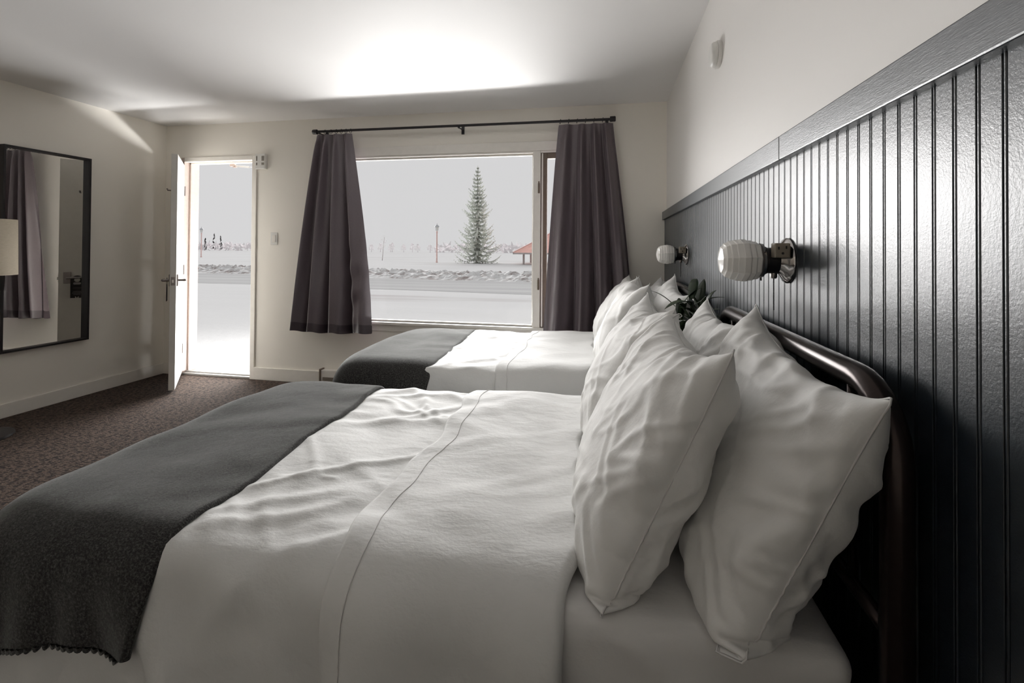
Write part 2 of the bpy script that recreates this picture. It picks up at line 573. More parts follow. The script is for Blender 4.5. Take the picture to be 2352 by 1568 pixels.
# local: +x along the slab to the free edge, y=0 face looks at the doorway side, y=-DTH the room/left-wall side
for yy, s, nm in ((0.0, 1, 'exterior'), (-DTH, -1, 'interior')):
    rose = M().box((dl - 0.085, min(yy, yy + s * 0.010), 0.885), (dl - 0.035, max(yy, yy + s * 0.010), 0.985)).build('rose_plate', MAT['nickel'], door, bevel=0.003)
    lev = M().tube([(dl - 0.06, yy + s * 0.008, 0.935), (dl - 0.06, yy + s * 0.055, 0.935)], 0.0105, 12)
    lev.tube([(dl - 0.06, yy + s * 0.055, 0.935), (dl - 0.09, yy + s * 0.058, 0.936), (dl - 0.165, yy + s * 0.052, 0.938)], [0.010, 0.009, 0.007], 12)
    lev.build('lever_handle', MAT['nickel'], rose, angle=40)
lp = M().box((dl, -0.037, 0.895), (dl + 0.0018, -0.008, 0.965)).build('latch_plate', MAT['nickel'], door)
M().box((dl + 0.0018, -0.029, 0.918), (dl + 0.010, -0.016, 0.942)).build('latch_bolt', MAT['chrome'], lp)
M().tube([(dl - 0.14, -DTH, 1.70), (dl - 0.14, -DTH - 0.035, 1.70), (dl - 0.14, -DTH - 0.04, 1.715)], 0.006, 8).build('coat_hook', MAT['nickel'], door, angle=40)
for z in (0.25, 1.0, 1.75):
    M().tube([(-0.004, 0.004, z - 0.045), (-0.004, 0.004, z + 0.045)], 0.006, 10).build('hinge', MAT['nickel'], door, angle=40)

# door hanger card on the inner lever (text of the photo is too small to read: plain strokes of print)
u = dv.normalized(); nrm = Vector((u.y, -u.x, 0)) * -1
if nrm.dot(Vector((-1, -1, 0))) < 0: nrm = -nrm
hpos = hinge + u * (dl - 0.13) + nrm * (DTH + 0.030) + Vector((0, 0, 0.93))
hang = empty('door_hanger', hpos, 'black card door hanger hooked over the inside lever of the open door', 'door hanger', rz=ang)
hw = 0.045
outer = [(-hw, -0.175), (hw, -0.175), (hw, 0.012), (0.025, 0.014), (0.016, 0.022), (0, 0.025), (-0.016, 0.022), (-0.025, 0.014), (-hw, 0.012)]
hole = [(0.021 * math.cos(a), -0.014 + 0.019 * math.sin(a)) for a in np.linspace(-PI / 2, 3 * PI / 2, 17)[:-1]]
g = M()
# ring of quads between the hole and the outline (fan by angle), then both faces
outline = []
for (hx, hz) in hole:
    d = Vector((hx, hz + 0.014)); d.normalize()
    t = 1.0
    best = 0.2
    px, pz = 0, -0.014
    for i in range(len(outer)):
        a = Vector(outer[i]); b = Vector(outer[(i + 1) % len(outer)])
        e = b - a
        den = d.x * e.y - d.y * e.x
        if abs(den) < 1e-9: continue
        tt = ((a.x - px) * e.y - (a.y - pz) * e.x) / den
        ss = ((a.x - px) * d.y - (a.y - pz) * d.x) / den
        if tt > 0 and -1e-6 <= ss <= 1 + 1e-6: best = min(best, tt) if best != 0.2 else tt
    outline.append((px + d.x * best, pz + d.y * best))
n = len(hole)
vs = [(x, 0, z) for x, z in hole] + [(x, 0, z) for x, z in outline] + [(x, -0.0012, z) for x, z in hole] + [(x, -0.0012, z) for x, z in outline]
fs = []
for i in range(n):
    j = (i + 1) % n
    fs += [(i, j, n + j, n + i), (2 * n + i, 3 * n + i, 3 * n + j, 2 * n + j), (n + i, n + j, 3 * n + j, 3 * n + i), (i, 2 * n + i, 2 * n + j, j)]
g.add(vs, fs)
# square off the two lower corners that the fan cuts
g.box((-hw, -0.0012, -0.175), (-0.012, 0, -0.05))
g.box((0.012, -0.0012, -0.175), (hw, 0, -0.05))
g.build('card', MAT['card'], hang)
lg = M()
lg.box((-0.026, -0.0022, -0.052), (0.026, -0.0014, -0.040))
lg.box((-0.022, -0.0022, -0.056), (0.022, -0.0014, -0.052)).box((-0.022, -0.0022, -0.040), (0.022, -0.0014, -0.036))
lg.build('badge', MAT['print'], hang)
for z, w, h in ((-0.088, 0.028, 0.0025), (-0.121, 0.028, 0.004), (-0.133, 0.032, 0.004), (-0.145, 0.024, 0.004)):
    tx = M()
    x = -w
    while x < w:
        tx.box((x, -0.0022, z), (min(w, x + 0.0045), -0.0014, z + h))
        x += 0.0068
    prop(tx.build('print_line', MAT['print'], hang), kind='stuff')

# ------------------------------------------------------------------ window
win = M()
yi, yo = YF - 0.010, YF + 0.13
win.box((WL - 0.01, yi, WT - 0.012), (WR + 0.01, YF + 0.03, 2.105))       # head casing board
win.box((WL - 0.01, yi, WB - 0.06), (WR + 0.01, YF, WB + 0.005))          # apron
win.box((WL, YF, WB), (WL + 0.05, yo, WT - 0.012))
win.box((WR - 0.03, YF, WB), (WR, yo, WT - 0.012))
win.box((WL + 0.05, YF + 0.0, WT - 0.028), (WR - 0.03, yo, WT - 0.012))
win.box((WL + 0.05, YF + 0.0, WB), (WR - 0.03, yo, WB + 0.02))
w1 = structure(win.build('window_1', MAT['trim'], bevel=0.002))
st = M()
st.box((-0.582, yi, WB + 0.005), (-0.520, yo, WT - 0.0125))
st.build('mullion', MAT['trim'], w1, bevel=0.003)
sp = M()
for (a, b) in (((WL + 0.05, YF + 0.03, WT - 0.043), (-0.582, YF + 0.06, WT - 0.028)),
               ((WL + 0.05, YF + 0.03, WB + 0.02), (-0.582, YF + 0.06, WB + 0.033)),
               ((-0.594, YF + 0.03, WB + 0.033), (-0.582, YF + 0.06, WT - 0.043)),
               ((WL + 0.05, YF + 0.03, WB + 0.033), (WL + 0.062, YF + 0.06, WT - 0.043))):
    sp.box(a, b)
sp.build('glazing_bead', MAT['trim'], w1, bevel=0.0015)
M().box((WL + 0.055, YF + 0.062, WB + 0.022), (-0.584, YF + 0.068, WT - 0.03)).build('pane', MAT['glass'], w1)
M().box((WL - 0.02, YF - 0.035, WB - 0.002), (WR + 0.02, YF + 0.03, WB + 0.020)).build('sill', MAT['trim'], w1, bevel=0.003)
sash = M()
for (a, b) in (((-0.5195, YF + 0.012, WB + 0.021), (-0.468, YF + 0.055, WT - 0.029)), ((-0.14, YF + 0.012, WB + 0.021), (-0.0905, YF + 0.055, WT - 0.029)),
               ((-0.468, YF + 0.012, WT - 0.075), (-0.14, YF + 0.055, WT - 0.029)), ((-0.468, YF + 0.012, WB + 0.021), (-0.14, YF + 0.055, WB + 0.065))):
    sash.box(a, b)
sa = sash.build('casement_sash', MAT['sash_brown'], w1, bevel=0.003)
M().box((-0.4675, YF + 0.030, WB + 0.0655), (-0.1405, YF + 0.034, WT - 0.0755)).build('pane', MAT['glass'], sa)
M().box((-0.512, YF + 0.002, WB + 0.025), (-0.500, YF + 0.0118, WT - 0.033)).build('weather_strip', MAT['trim'], sa)
for z in (1.718, 0.926):
    M().box((-0.540, yi - 0.006, z - 0.040), (-0.524, yi - 0.0002, z + 0.040)).tube([(-0.532, yi - 0.008, z - 0.042), (-0.532, yi - 0.008, z + 0.055)], 0.005, 8).build('hinge', MAT['sash_brown'], w1)

# light switch and thermostat
sw = empty('light_switch', (-2.982, YF, 1.298), 'white rocker light switch between the door and the left curtain', 'light switch')
M().box((-0.036, -0.006, -0.057), (0.036, 0, 0.057)).build('cover_plate', MAT['plastic'], sw, bevel=0.003)
M().box((-0.017, -0.009, -0.033), (0.017, -0.0062, 0.033)).build('rocker', MAT['trim'], sw, bevel=0.002)
thm = empty('thermostat', (-3.115, YF, 2.008), 'white wall thermostat with grey louvers by the top corner of the doorway', 'thermostat')
M().box((-0.052, -0.034, -0.071), (0.052, 0, 0.071)).build('case', MAT['plastic'], thm, bevel=0.006)
for (x, z0, z1) in ((0.030, 0.005, 0.052), (0.030, -0.034, -0.010), (-0.034, 0.005, 0.052), (-0.034, -0.034, -0.010)):
    hw_ = 0.013 if x > 0 else 0.007
    lv = M()
    z = z0
    while z < z1 - 0.004:
        lv.box((x - hw_, -0.0352, z), (x + hw_, -0.0338, z + 0.0038)); z += 0.0056
    prop(lv.build('louver', MAT['plastic_dark'], thm), kind='stuff')

# smoke detector on the right wall
sm = empty('smoke_detector', (XR, 2.15, 2.045), 'round white smoke detector high on the right wall above the dark paneling', 'smoke detector')
M().lathe([(0.055, 0), (0.058, 0.006), (0.058, 0.016)], 32, axis='-X').build('base', MAT['plastic'], sm, angle=40)
M().lathe([(0.053, 0.0162), (0.052, 0.028), (0.046, 0.036), (0.030, 0.040), (0.010, 0.041)], 32, axis='-X').build('cover', MAT['plastic'], sm, angle=40)

# ------------------------------------------------------------------ mirror on the left wall
MIRROR_TILT = -0.021
my0, my1, mz0, mz1 = 2.612, 3.188, 0.460, 1.930
mir = empty('wall_mirror', (XL, (my0 + my1) / 2, (mz0 + mz1) / 2), 'tall rectangular mirror in a deep black frame on the left wall', 'mirror')
mir.location.x = XL + 0.007
mir.rotation_euler.z = MIRROR_TILT
hy, hz = (my1 - my0) / 2, (mz1 - mz0) / 2
for nm, a, b in (('frame_side', (0.001, -hy, -hz), (0.042, -hy + 0.014, hz)), ('frame_side', (0.001, hy - 0.014, -hz), (0.042, hy, hz)),
                 ('frame_top', (0.001, -hy + 0.014, hz - 0.014), (0.042, hy - 0.014, hz)), ('frame_bottom', (0.001, -hy + 0.014, -hz), (0.042, hy - 0.014, -hz + 0.014))):
    M().box(a, b).build(nm, MAT['black_frame'], mir, bevel=0.001)
M().box((0.002, -hy + 0.014, -hz + 0.014), (0.008, hy - 0.014, hz - 0.014)).build('mirror_glass', MAT['mirror'], mir)

# ------------------------------------------------------------------ floor lamp at the left edge
fl = empty('floor_lamp', (-3.86, 2.335, 0), 'floor lamp with a linen drum shade standing before the left wall mirror', 'lamp')
M().lathe([(0.160, 0.001), (0.165, 0.006), (0.163, 0.018), (0.05, 0.024), (0.015, 0.03)], 40).build('base', MAT['black_metal'], fl, angle=40)
M().tube([(0, 0, 0.028), (0, 0, 1.30)], 0.010, 14).build('pole', MAT['black_metal'], fl, angle=40)
M().lathe([(0.165, 1.030), (0.160, 1.385), (0.157, 1.385), (0.162, 1.030), (0.165, 1.030)], 48, cap=False).build('lamp_shade', MAT['linen'], fl, smooth=True)
M().lathe([(0.03, 1.12), (0.035, 1.18), (0.02, 1.24), (0.012, 1.26)], 16).build('bulb', MAT['plastic'], fl, smooth=True)

# ------------------------------------------------------------------ curtains
ROD_Y, ROD_Z0, ROD_Z1 = 3.793, 2.236, 2.229
rod = empty('curtain_rod', (-1.22, ROD_Y, 2.2325), 'long black curtain rod over the picture window with square end caps', 'curtain rod')
M().tube([(-1.28, 0, 0.002), (1.28, 0, -0.002)], 0.0105, 14).build('rod', MAT['black_metal'], rod, angle=40)
for s in (-1, 1):
    M().lathe([(0.017, 0), (0.021, 0.004), (0.021, 0.040), (0.018, 0.044)], 20, origin=(0, 0, 0), axis='-X').build('finial', MAT['black_metal'], rod, angle=40)
    f = [o for o in rod.children if o.name.startswith('finial')][-1]
    f.location = (-1.257 if s < 0 else 1.30, 0, 0)
for x in (-1.235, 0.035, 1.232):
    b = M().box((x - 0.012, 0.1085, -0.045), (x + 0.012, 0.1195, 0.020))
    b.tube([(x, 0.109, -0.008), (x, 0.02, -0.016), (x, 0.0, -0.0135)], 0.005, 8)
    b.box((x - 0.008, -0.012, -0.021), (x + 0.008, 0.013, -0.0115))
    b.build('bracket', MAT['black_metal'], rod)


def curtain(name, label, xt0, xt1, xb0, xb1, ztop, zbot, nf, phase, flat, seed, hemw=0.095):
    root = empty(name, ((xb0 + xb1) / 2, ROD_Y, zbot), label, 'curtain', 'plum grey curtains at the picture window')
    n, m = 150, 70
    U = np.linspace(0, 1, n)[:, None]
    V = np.linspace(0, 1, m)[None, :]
    rs = np.random.default_rng(seed)
    # fold phase bunched to one side
    ph = nf * 2 * PI * (U ** flat) + phase
    xl = xt0 + (xb0 - xt0) * (V ** 0.85)
    xr = xt1 + (xb1 - xt1) * (0.35 * V + 0.65 * np.sin(V * PI / 2) ** 1.1)
    wv = (xr - xl)
    X = xl + wv * (U + 0.012 * np.sin(ph * 1.0 + 0.8) * (0.3 + V))
    amp = (0.020 + 0.050 * V ** 0.8)
    Yd = amp * (np.sin(ph + 0.35 * np.sin(V * 3 + seed)) + 0.28 * np.sin(2.1 * ph + 1.0 + V * 1.5))
    # soft crinkles near the free edge
    wr_ = np.exp(-((U - (0.82 if flat < 1 else 0.2)) / 0.16) ** 2) * np.exp(-((V - 0.72) / 0.2) ** 2)
    Yd = Yd + wr_ * 0.012 * np.sin(V * 46 + U * 14) * (1 if flat < 1 else 0.2)
    Z = ztop + (zbot - ztop) * V + 0.0 * U
    # the lower hem of a hanging bell of folds is a little lower in the folds that come forward
    Z = Z - 0.012 * V * np.sin(ph) - 0.012 * V * np.sin(U * PI)
    # pinch pleats under the rings
    pin = np.exp(-(V / 0.035) ** 2)
    Yd = Yd * (1 - 0.5 * pin)
    P = np.stack([X - root.location.x + 0 * V, Yd + 0 * V, Z - zbot + 0 * U], -1)
    kh = int(m * (1 - hemw / (ztop - zbot)))
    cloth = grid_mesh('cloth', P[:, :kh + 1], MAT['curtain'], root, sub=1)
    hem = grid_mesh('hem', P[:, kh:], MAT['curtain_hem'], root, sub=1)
    # rings on the rod
    k = 7
    for i in range(k):
        uu = 0.03 + 0.94 * (i / (k - 1)) ** (1.0 if flat >= 1 else 0.8)
        x = xt0 + (xt1 - xt0) * uu - root.location.x
        pts = [(x + 0.003 * math.sin(a), 0.0175 * math.cos(a), 2.2285 - zbot + 0.0175 * math.sin(a)) for a in np.linspace(0, 2 * PI, 17)[:-1]]
        M().tube(pts, 0.0022, 6, closed=True).build('ring', MAT['black_metal'], root, angle=60)
    return root


curtain('curtain', 'plum grey curtain left of the picture window, short with a dark bottom hem', -2.490, -2.150, -2.725, -1.965, 2.206, 0.490, 4.0, 0.6, 0.74, 1)
curtain('curtain', 'plum grey curtain at the right of the window, its foot hidden behind the pillows', -0.362, 0.060, -0.495, 0.225, 2.203, 0.45, 4.0, 2.2, 1.3, 2)


# ------------------------------------------------------------------ wall sconces
def sconce(y, z, label):
    r = empty('wall_sconce', (PX, y, z), label, 'wall lamp', 'milk glass sconces on the dark paneling')
    M().lathe([(0.056, 0.0), (0.058, 0.004), (0.056, 0.008), (0.047, 0.013), (0.036, 0.022), (0.031, 0.030)], 40, axis='-X').build('backplate', MAT['chrome'], r, angle=50)
    M().lathe([(0.033, 0.012), (0.033, 0.052), (0.035, 0.054), (0.035, 0.058)], 32, axis='-X').build('socket_body', MAT['black_metal'], r, angle=40)
    M().lathe([(0.0355, 0.0582), (0.043, 0.062), (0.044, 0.068), (0.040, 0.070)], 36, axis='-X').build('shade_holder', MAT['chrome'], r, angle=50)
    for a in (0.5, 2.6, 4.7):
        c, s_ = math.cos(a), math.sin(a)
        M().tube([(-0.065, 0.043 * c, 0.043 * s_), (-0.065, 0.052 * c, 0.052 * s_)], 0.0025, 8).build('thumb_screw', MAT['black_metal'], r)
    prof = [(0.034, 0.066), (0.043, 0.070), (0.0485, 0.074), (0.0500, 0.085), (0.0522, 0.087), (0.0528, 0.099), (0.0548, 0.101), (0.0552, 0.114), (0.0540, 0.116),
            (0.0535, 0.129), (0.0515, 0.131), (0.0505, 0.143), (0.0475, 0.145), (0.0445, 0.154), (0.0400, 0.156), (0.034, 0.162), (0.014, 0.1665), (0.003, 0.168)]
    M().lathe(prof, 8, axis='-X', twist=PI / 8 + 0.25).build('glass_shade', MAT['milk'], r, angle=28, bevel=0.0012)
    # convenience outlet on the front side of the socket
    ob = M().box((-0.050, -0.058, 0.008), (-0.014, -0.028, 0.044)).build('outlet', MAT['outlet'], r, bevel=0.003)
    for (x, zz, w, h) in ((-0.041, 0.028, 0.0035, 0.007), (-0.024, 0.030, 0.0035, 0.007)):
        M().box((x - w / 2, -0.0588, zz), (x + w / 2, -0.0579, zz + h)).build('slot', MAT['slot'], ob)
    M().lathe([(0.003, 0), (0.003, 0.0009)], 12, origin=(-0.032, -0.0588, 0.019), axis='Y').build('slot', MAT['slot'], ob)
    M().lathe([(0.006, -0.046), (0.008, -0.042), (0.008, -0.030)], 14, origin=(-0.034, 0, 0)).build('chain_outlet', MAT['nickel'], r, angle=40)
    ch = M()
    for i in range(22):
        zc = -0.049 - i * 0.0036
        ch.lathe([(0.0006, -0.0016), (0.0021, 0), (0.0006, 0.0016)], 6, origin=(-0.034, 0, zc))
    ch.tube([(-0.034, 0, -0.046), (-0.034, 0, -0.127)], 0.0008, 4)
    prop(ch.build('pull_chain', MAT['black_metal'], r), kind='stuff')
    return r


sconce(1.335, 1.192, 'chrome wall sconce with ribbed milk glass shade above the near bed')
sconce(2.868, 1.192, 'chrome wall sconce with ribbed milk glass shade above the far bed')


# ------------------------------------------------------------------ cloth by position-based dynamics
def norm(a):
    return np.sqrt((a * a).sum(-1, keepdims=True)) + 1e-9


def con(P, sa, sb, L, k, only_stretch=False):
    d = P[sb] - P[sa]
    l = norm(d)
    c = (l - L) / l
    if only_stretch: c = np.maximum(c, 0)
    c = 0.5 * k * c * d
    P[sa] += c
    P[sb] -= c


S = slice


def grid_cons(P, h1, h2, k=1.0, shear=0.25, bend=0.12):
    """P: (...,n,m,3). Gauss-Seidel over red/black pairs along both axes."""
    E = (Ellipsis,)
    n, m = P.shape[-3], P.shape[-2]
    for o in (0, 1):
        e = (n - o) // 2 * 2 + o
        con(P, E + (S(o, e - 1 + 0, 2), S(None), S(None)), E + (S(o + 1, e, 2), S(None), S(None)), h1 if np.isscalar(h1) else h1[o:e - 1:2], k)
        e = (m - o) // 2 * 2 + o
        con(P, E + (S(None), S(o, e - 1, 2), S(None)), E + (S(None), S(o + 1, e, 2), S(None)), h2 if np.isscalar(h2) else h2[:, o:e - 1:2], k)
    a = h1 if np.isscalar(h1) else float(h1.mean())
    b = h2 if np.isscalar(h2) else float(h2.mean())
    dg = math.hypot(a, b)
    con(P, E + (S(0, -1), S(0, -1), S(None)), E + (S(1, None), S(1, None), S(None)), dg, shear * 0.5)
    con(P, E + (S(0, -1), S(1, None), S(None)), E + (S(1, None), S(0, -1), S(None)), dg, shear * 0.5)
    if bend:
        con(P, E + (S(0, -2), S(None), S(None)), E + (S(2, None), S(None), S(None)), 2 * a, bend * 0.5)
        con(P, E + (S(None), S(0, -2), S(None)), E + (S(None), S(2, None), S(None)), 2 * b, bend * 0.5)


def normals(P):
    du = np.empty_like(P); dv_ = np.empty_like(P)
    du[..., 1:-1, :, :] = P[..., 2:, :, :] - P[..., :-2, :, :]
    du[..., 0, :, :] = P[..., 1, :, :] - P[..., 0, :, :]; du[..., -1, :, :] = P[..., -1, :, :] - P[..., -2, :, :]
    dv_[..., :, 1:-1, :] = P[..., :, 2:, :] - P[..., :, :-2, :]
    dv_[..., :, 0, :] = P[..., :, 1, :] - P[..., :, 0, :]; dv_[..., :, -1, :] = P[..., :, -1, :] - P[..., :, -2, :]
    nn = np.cross(du, dv_)
    return nn / norm(nn)


BED_TOP = 0.612


def ridged(x, y, ang, fx, fy, seed, warp=0.35):
    c, s_ = math.cos(ang), math.sin(ang)
    out = np.zeros(x.shape)
    for i in range(x.shape[0]):
        for j in range(x.shape[1]):
            u = (x[i, j] * c + y[i, j] * s_) * fx
            v = (-x[i, j] * s_ + y[i, j] * c) * fy
            w_ = noise.noise(Vector((u * 0.6 + seed, v * 0.6, 7.7)))
            out[i, j] = noise.noise(Vector((u + warp * w_, v + 1.5 * w_, seed * 1.37)))
    return out


def pillow(name, label, center, V, U, w, h, n, m, planes, seed, press=1.0, steps=110, parent=None, group=None, its=12, sag=0.035):
    rs = np.random.default_rng(seed)
    V = np.array(V, float); V /= np.linalg.norm(V)
    U = np.array(U, float); U -= V * U.dot(V); U /= np.linalg.norm(U)
    N = np.cross(U, V)
    c0 = np.array(center, float)
    a = np.linspace(-0.5, 0.5, n)[:, None, None]
    b = np.linspace(-0.5, 0.5, m)[None, :, None]
    base = c0 + a * w * 0.93 * U + b * h * 0.93 * V
    env = (1 - (2 * a) ** 2) * (1 - (2 * b) ** 2)
    P = np.stack([base + env * 0.03 * N, base - env * 0.03 * N])
    # low frequency random start so that no two pillows crease alike
    for s in (0, 1):
        for _ in range(7):
            ka, kb, pa = rs.uniform(2, 9), rs.uniform(2, 9), rs.uniform(0, 6.28)
            P[s] += env * 0.006 * np.sin(ka * a * 3 + kb * b * 3 + pa) * N
    vel = np.zeros_like(P)
    h1, h2 = w / (n - 1), h / (m - 1)
    thick = 0.118 * np.maximum(env, 0) ** 0.42
    fill = 1.0 + 0.22 * np.sin(rs.uniform(1.5, 3) * a * 2 + rs.uniform(0, 6)) * np.sin(rs.uniform(1.5, 3) * b * 2 + rs.uniform(0, 6))
    for st in range(steps):
        nn = normals(P)
        nn[1] *= -1
        vel = vel * 0.9 + nn * press * 0.0016 * np.clip(1.0 - (np.stack([(P[0] - base) @ N, (base - P[1]) @ N])[..., None] / (thick * fill + 1e-4)), -0.25, 1.0)
        vel[..., 2] -= 0.00018
        old = P.copy()
        P = P + vel
        for _ in range(its):
            grid_cons(P, h1, h2, 1.0, 0.30, 0.10)
            for e in ((S(None), S(0, 1)), (S(None), S(-1, None)), (S(0, 1), S(None)), (S(-1, None), S(None))):
                mid = (P[0][e] + P[1][e]) / 2
                P[0][e] = mid; P[1][e] = mid
            for (pt, nv) in planes:
                d = ((P - pt) * nv).sum(-1, keepdims=True)
                P -= np.minimum(d, 0) * nv
        drift = P.reshape(-1, 3).mean(0) - c0
        drift[2] = 0 if st > steps * 0.6 else drift[2]
        P -= drift * 0.3
        vel = (P - old) * 0.92
    # pressed creases, puckers along the seam, and a sagging top edge
    A, B = a[..., 0] + 0 * b[..., 0], b[..., 0] + 0 * a[..., 0]
    nn = normals(P); nn[1] *= -1
    nn[:, 0] = 0; nn[:, -1] = 0; nn[:, :, 0] = 0; nn[:, :, -1] = 0
    e2 = np.maximum(0, (1 - (2 * A) ** 2) * (1 - (2 * B) ** 2))
    for s in (0, 1):
        r1 = ridged(A * w, B * h, 0.9, 5.0, 15.0, seed * 1.7 + s)
        r2 = ridged(A * w, B * h, -0.6, 4.5, 14.0, seed * 2.3 + s)
        r3 = ridged(A * w, B * h, 0.15, 9.0, 9.0, seed * 0.9 + s)
        da = np.minimum(0.5 - np.abs(A), 9) * w; db = (0.5 - np.abs(B)) * h
        puck = (np.exp(-db / 0.055) * np.sin(A * w * 92 + 2.5 * np.sin(A * 9 + seed) + 5 * r3) + np.exp(-da / 0.055) * np.sin(B * h * 84 + 2.5 * np.sin(B * 8 + seed) + 5 * r3))
        d = 0.062 * np.maximum(0, 0.20 - np.abs(r1)) ** 1.15 + 0.058 * np.maximum(0, 0.19 - np.abs(r2)) ** 1.15 + 0.012 * r3
        d = d * (0.35 + 0.9 * (1 - e2)) * np.minimum(1, e2 * 5) + 0.0026 * puck * np.minimum(1, e2 * 6)
        P[s] += nn[s] * d[..., None]
    P[..., 2] -= (sag * (B + 0.5) ** 2 * (1 - (2 * A) ** 2))[None]
    P[..., 2] = np.maximum(P[..., 2], BED_TOP + 0.002)
    root = empty(name, tuple(c0), label, 'pillow', group)
    Q = P - c0
    # one closed skin
    g = M()
    idx0 = np.arange(n * m).reshape(n, m)
    g.v = [tuple(p) for p in Q[0].reshape(-1, 3).tolist()]
    idx1 = idx0.copy()
    inner = Q[1][1:-1, 1:-1].reshape(-1, 3)
    g.v += [tuple(p) for p in inner.tolist()]
    idx1[1:-1, 1:-1] = n * m + np.arange((n - 2) * (m - 2)).reshape(n - 2, m - 2)
    for idx, fl in ((idx0, False), (idx1, True)):
        q = np.stack([idx[:-1, :-1], idx[1:, :-1], idx[1:, 1:], idx[:-1, 1:]], -1).reshape(-1, 4)
        if fl: q = q[:, ::-1]
        g.f += [tuple(f) for f in q.tolist()]
    g.build('pillowcase', MAT['pillow'], root, smooth=True, sub=1)
    # stitched edge seam as a thin welt around the case
    rim = [Q[0][i, 0] for i in range(n)] + [Q[0][n - 1, j] for j in range(1, m)] + [Q[0][i, m - 1] for i in range(n - 2, -1, -1)] + [Q[0][0, j] for j in range(m - 2, 0, -1)]
    M().tube([tuple(p) for p in rim], 0.0016, 5, closed=True).build('edge_seam', MAT['seam'], root, smooth=True)
    return P


ZP = np.array([0, 0, BED_TOP + 0.002]); ZN = np.array([0, 0, 1.0])
HX = np.array([0.384, 0, 0]); HN = np.array([-1.0, 0, 0])
midN = np.array([-0.43, 0, 0.20]); midN = midN / np.linalg.norm(midN)
DY = 1.47


def halfspace(p, nv):
    nv = np.array(nv, float)
    return (np.array(p, float), nv / np.linalg.norm(nv))


MIDP = (0.196, 0, 0.80)
bed_plane = (ZP, ZN)
head_plane = (HX, HN)


def pillow_set(dy, fine, labels, seeds, group):
    q = 1 if fine else 0.66
    n, m = int(72 * q), int(60 * q)
    st = 110 if fine else 80
    split_b = 1.335 + dy
    split_f = 1.405 + dy
    bk = [head_plane, bed_plane, halfspace(MIDP, (0.43, 0, -0.20))]
    ft = [bed_plane, halfspace(MIDP, (-0.43, 0, 0.20))]
    pillow('pillow', labels[0], (0.290, 1.045 + dy, 0.845), (0.165, -0.06, 0.41), (0, 1, 0), 0.635, 0.52, n, m,
           bk + [halfspace((0, split_b + 0.0, 0), (0, -1, 0))], seeds[0], steps=st, group=group, press=0.9)
    pillow('pillow', labels[1], (0.292, 1.590 + dy, 0.825), (0.155, 0.0, 0.41), (0, 1, 0), 0.615, 0.515, n, m,
           bk + [halfspace((0, split_b + 0.004, 0), (0, 1, 0))], seeds[1], steps=st, group=group, press=0.9)
    pillow('pillow', labels[2], (0.090, 1.120 + dy, 0.840), (0.20, 0.02, 0.43), (-0.07, 1, -0.07), 0.615, 0.53, n, m,
           ft + [halfspace((0, split_f, 0), (0, -1, 0))], seeds[2], steps=st, group=group, press=1.15)
    pillow('pillow', labels[3], (0.080, 1.690 + dy, 0.835), (0.20, 0.03, 0.43), (-0.03, 1, 0), 0.61, 0.53, n, m,
           ft + [halfspace((0, split_f + 0.004, 0), (0, 1, 0))], seeds[3], steps=st, group=group, press=1.15)


pillow_set(0.0, True, ['white pillow at the near end of the near bed, rear row, against the headboard',
                       'white pillow at the far end of the near bed, rear row, behind the plant side',
                       'large white pillow closest to the camera in the front row of the near bed',
                       'white pillow in the front row of the near bed, behind the closest pillow'], [3, 4, 5, 6], 'white pillows on the near bed')
pillow_set(DY, False, ['white pillow in the rear row of the far bed, just behind the plant leaves',
                       'white pillow in the far bed rear row, at the window end under the sconce',
                       'white pillow in the far bed front row, on the side toward the near bed',
                       'white pillow in the front row of the far bed, next to the right curtain'], [7, 8, 9, 10], 'white pillows on the far bed')


# ------------------------------------------------------------------ beds
def rounded_box_points(lo, hi, r, seg):
    """cube-sphere style rounded box, returned as vertex / face lists"""
    lo, hi = np.array(lo, float), np.array(hi, float)
    V, F = [], []
    for ax in range(3):
        for sgn in (0, 1):
            u, v = [i for i in range(3) if i != ax]
            nu, nv_ = max(2, int((hi[u] - lo[u]) / seg)), max(2, int((hi[v] - lo[v]) / seg))
            def line(a, b, k):
                e = np.linspace(0, 1, 5)[:-1] * r * 1.0
                return np.concatenate([a + e, np.linspace(a + r, b - r, k), (b - e)[::-1]])
            gu, gv = line(lo[u], hi[u], nu), line(lo[v], hi[v], nv_)
            A, B = np.meshgrid(gu, gv, indexing='ij')
            P = np.zeros(A.shape + (3,))
            P[..., u], P[..., v], P[..., ax] = A, B, (hi if sgn else lo)[ax]
            core = np.clip(P, lo + r, hi - r)
            d = P - core
            P = core + d / norm(d) * r
            b0 = len(V)
            V += P.reshape(-1, 3).tolist()
            idx = np.arange(A.size).reshape(A.shape) + b0
            q = np.stack([idx[:-1, :-1], idx[1:, :-1], idx[1:, 1:], idx[:-1, 1:]], -1).reshape(-1, 4)
            flip = (sgn == 0) ^ (ax == 1)
            if flip: q = q[:, ::-1]
            F += q.tolist()
    return np.array(V), F


def weld(o, dist=0.0004):
    import bmesh
    bm = bmesh.new()
    bm.from_mesh(o.data)
    bmesh.ops.remove_doubles(bm, verts=bm.verts, dist=dist)
    bm.to_mesh(o.data)
    bm.free()


HB_X = 0.412


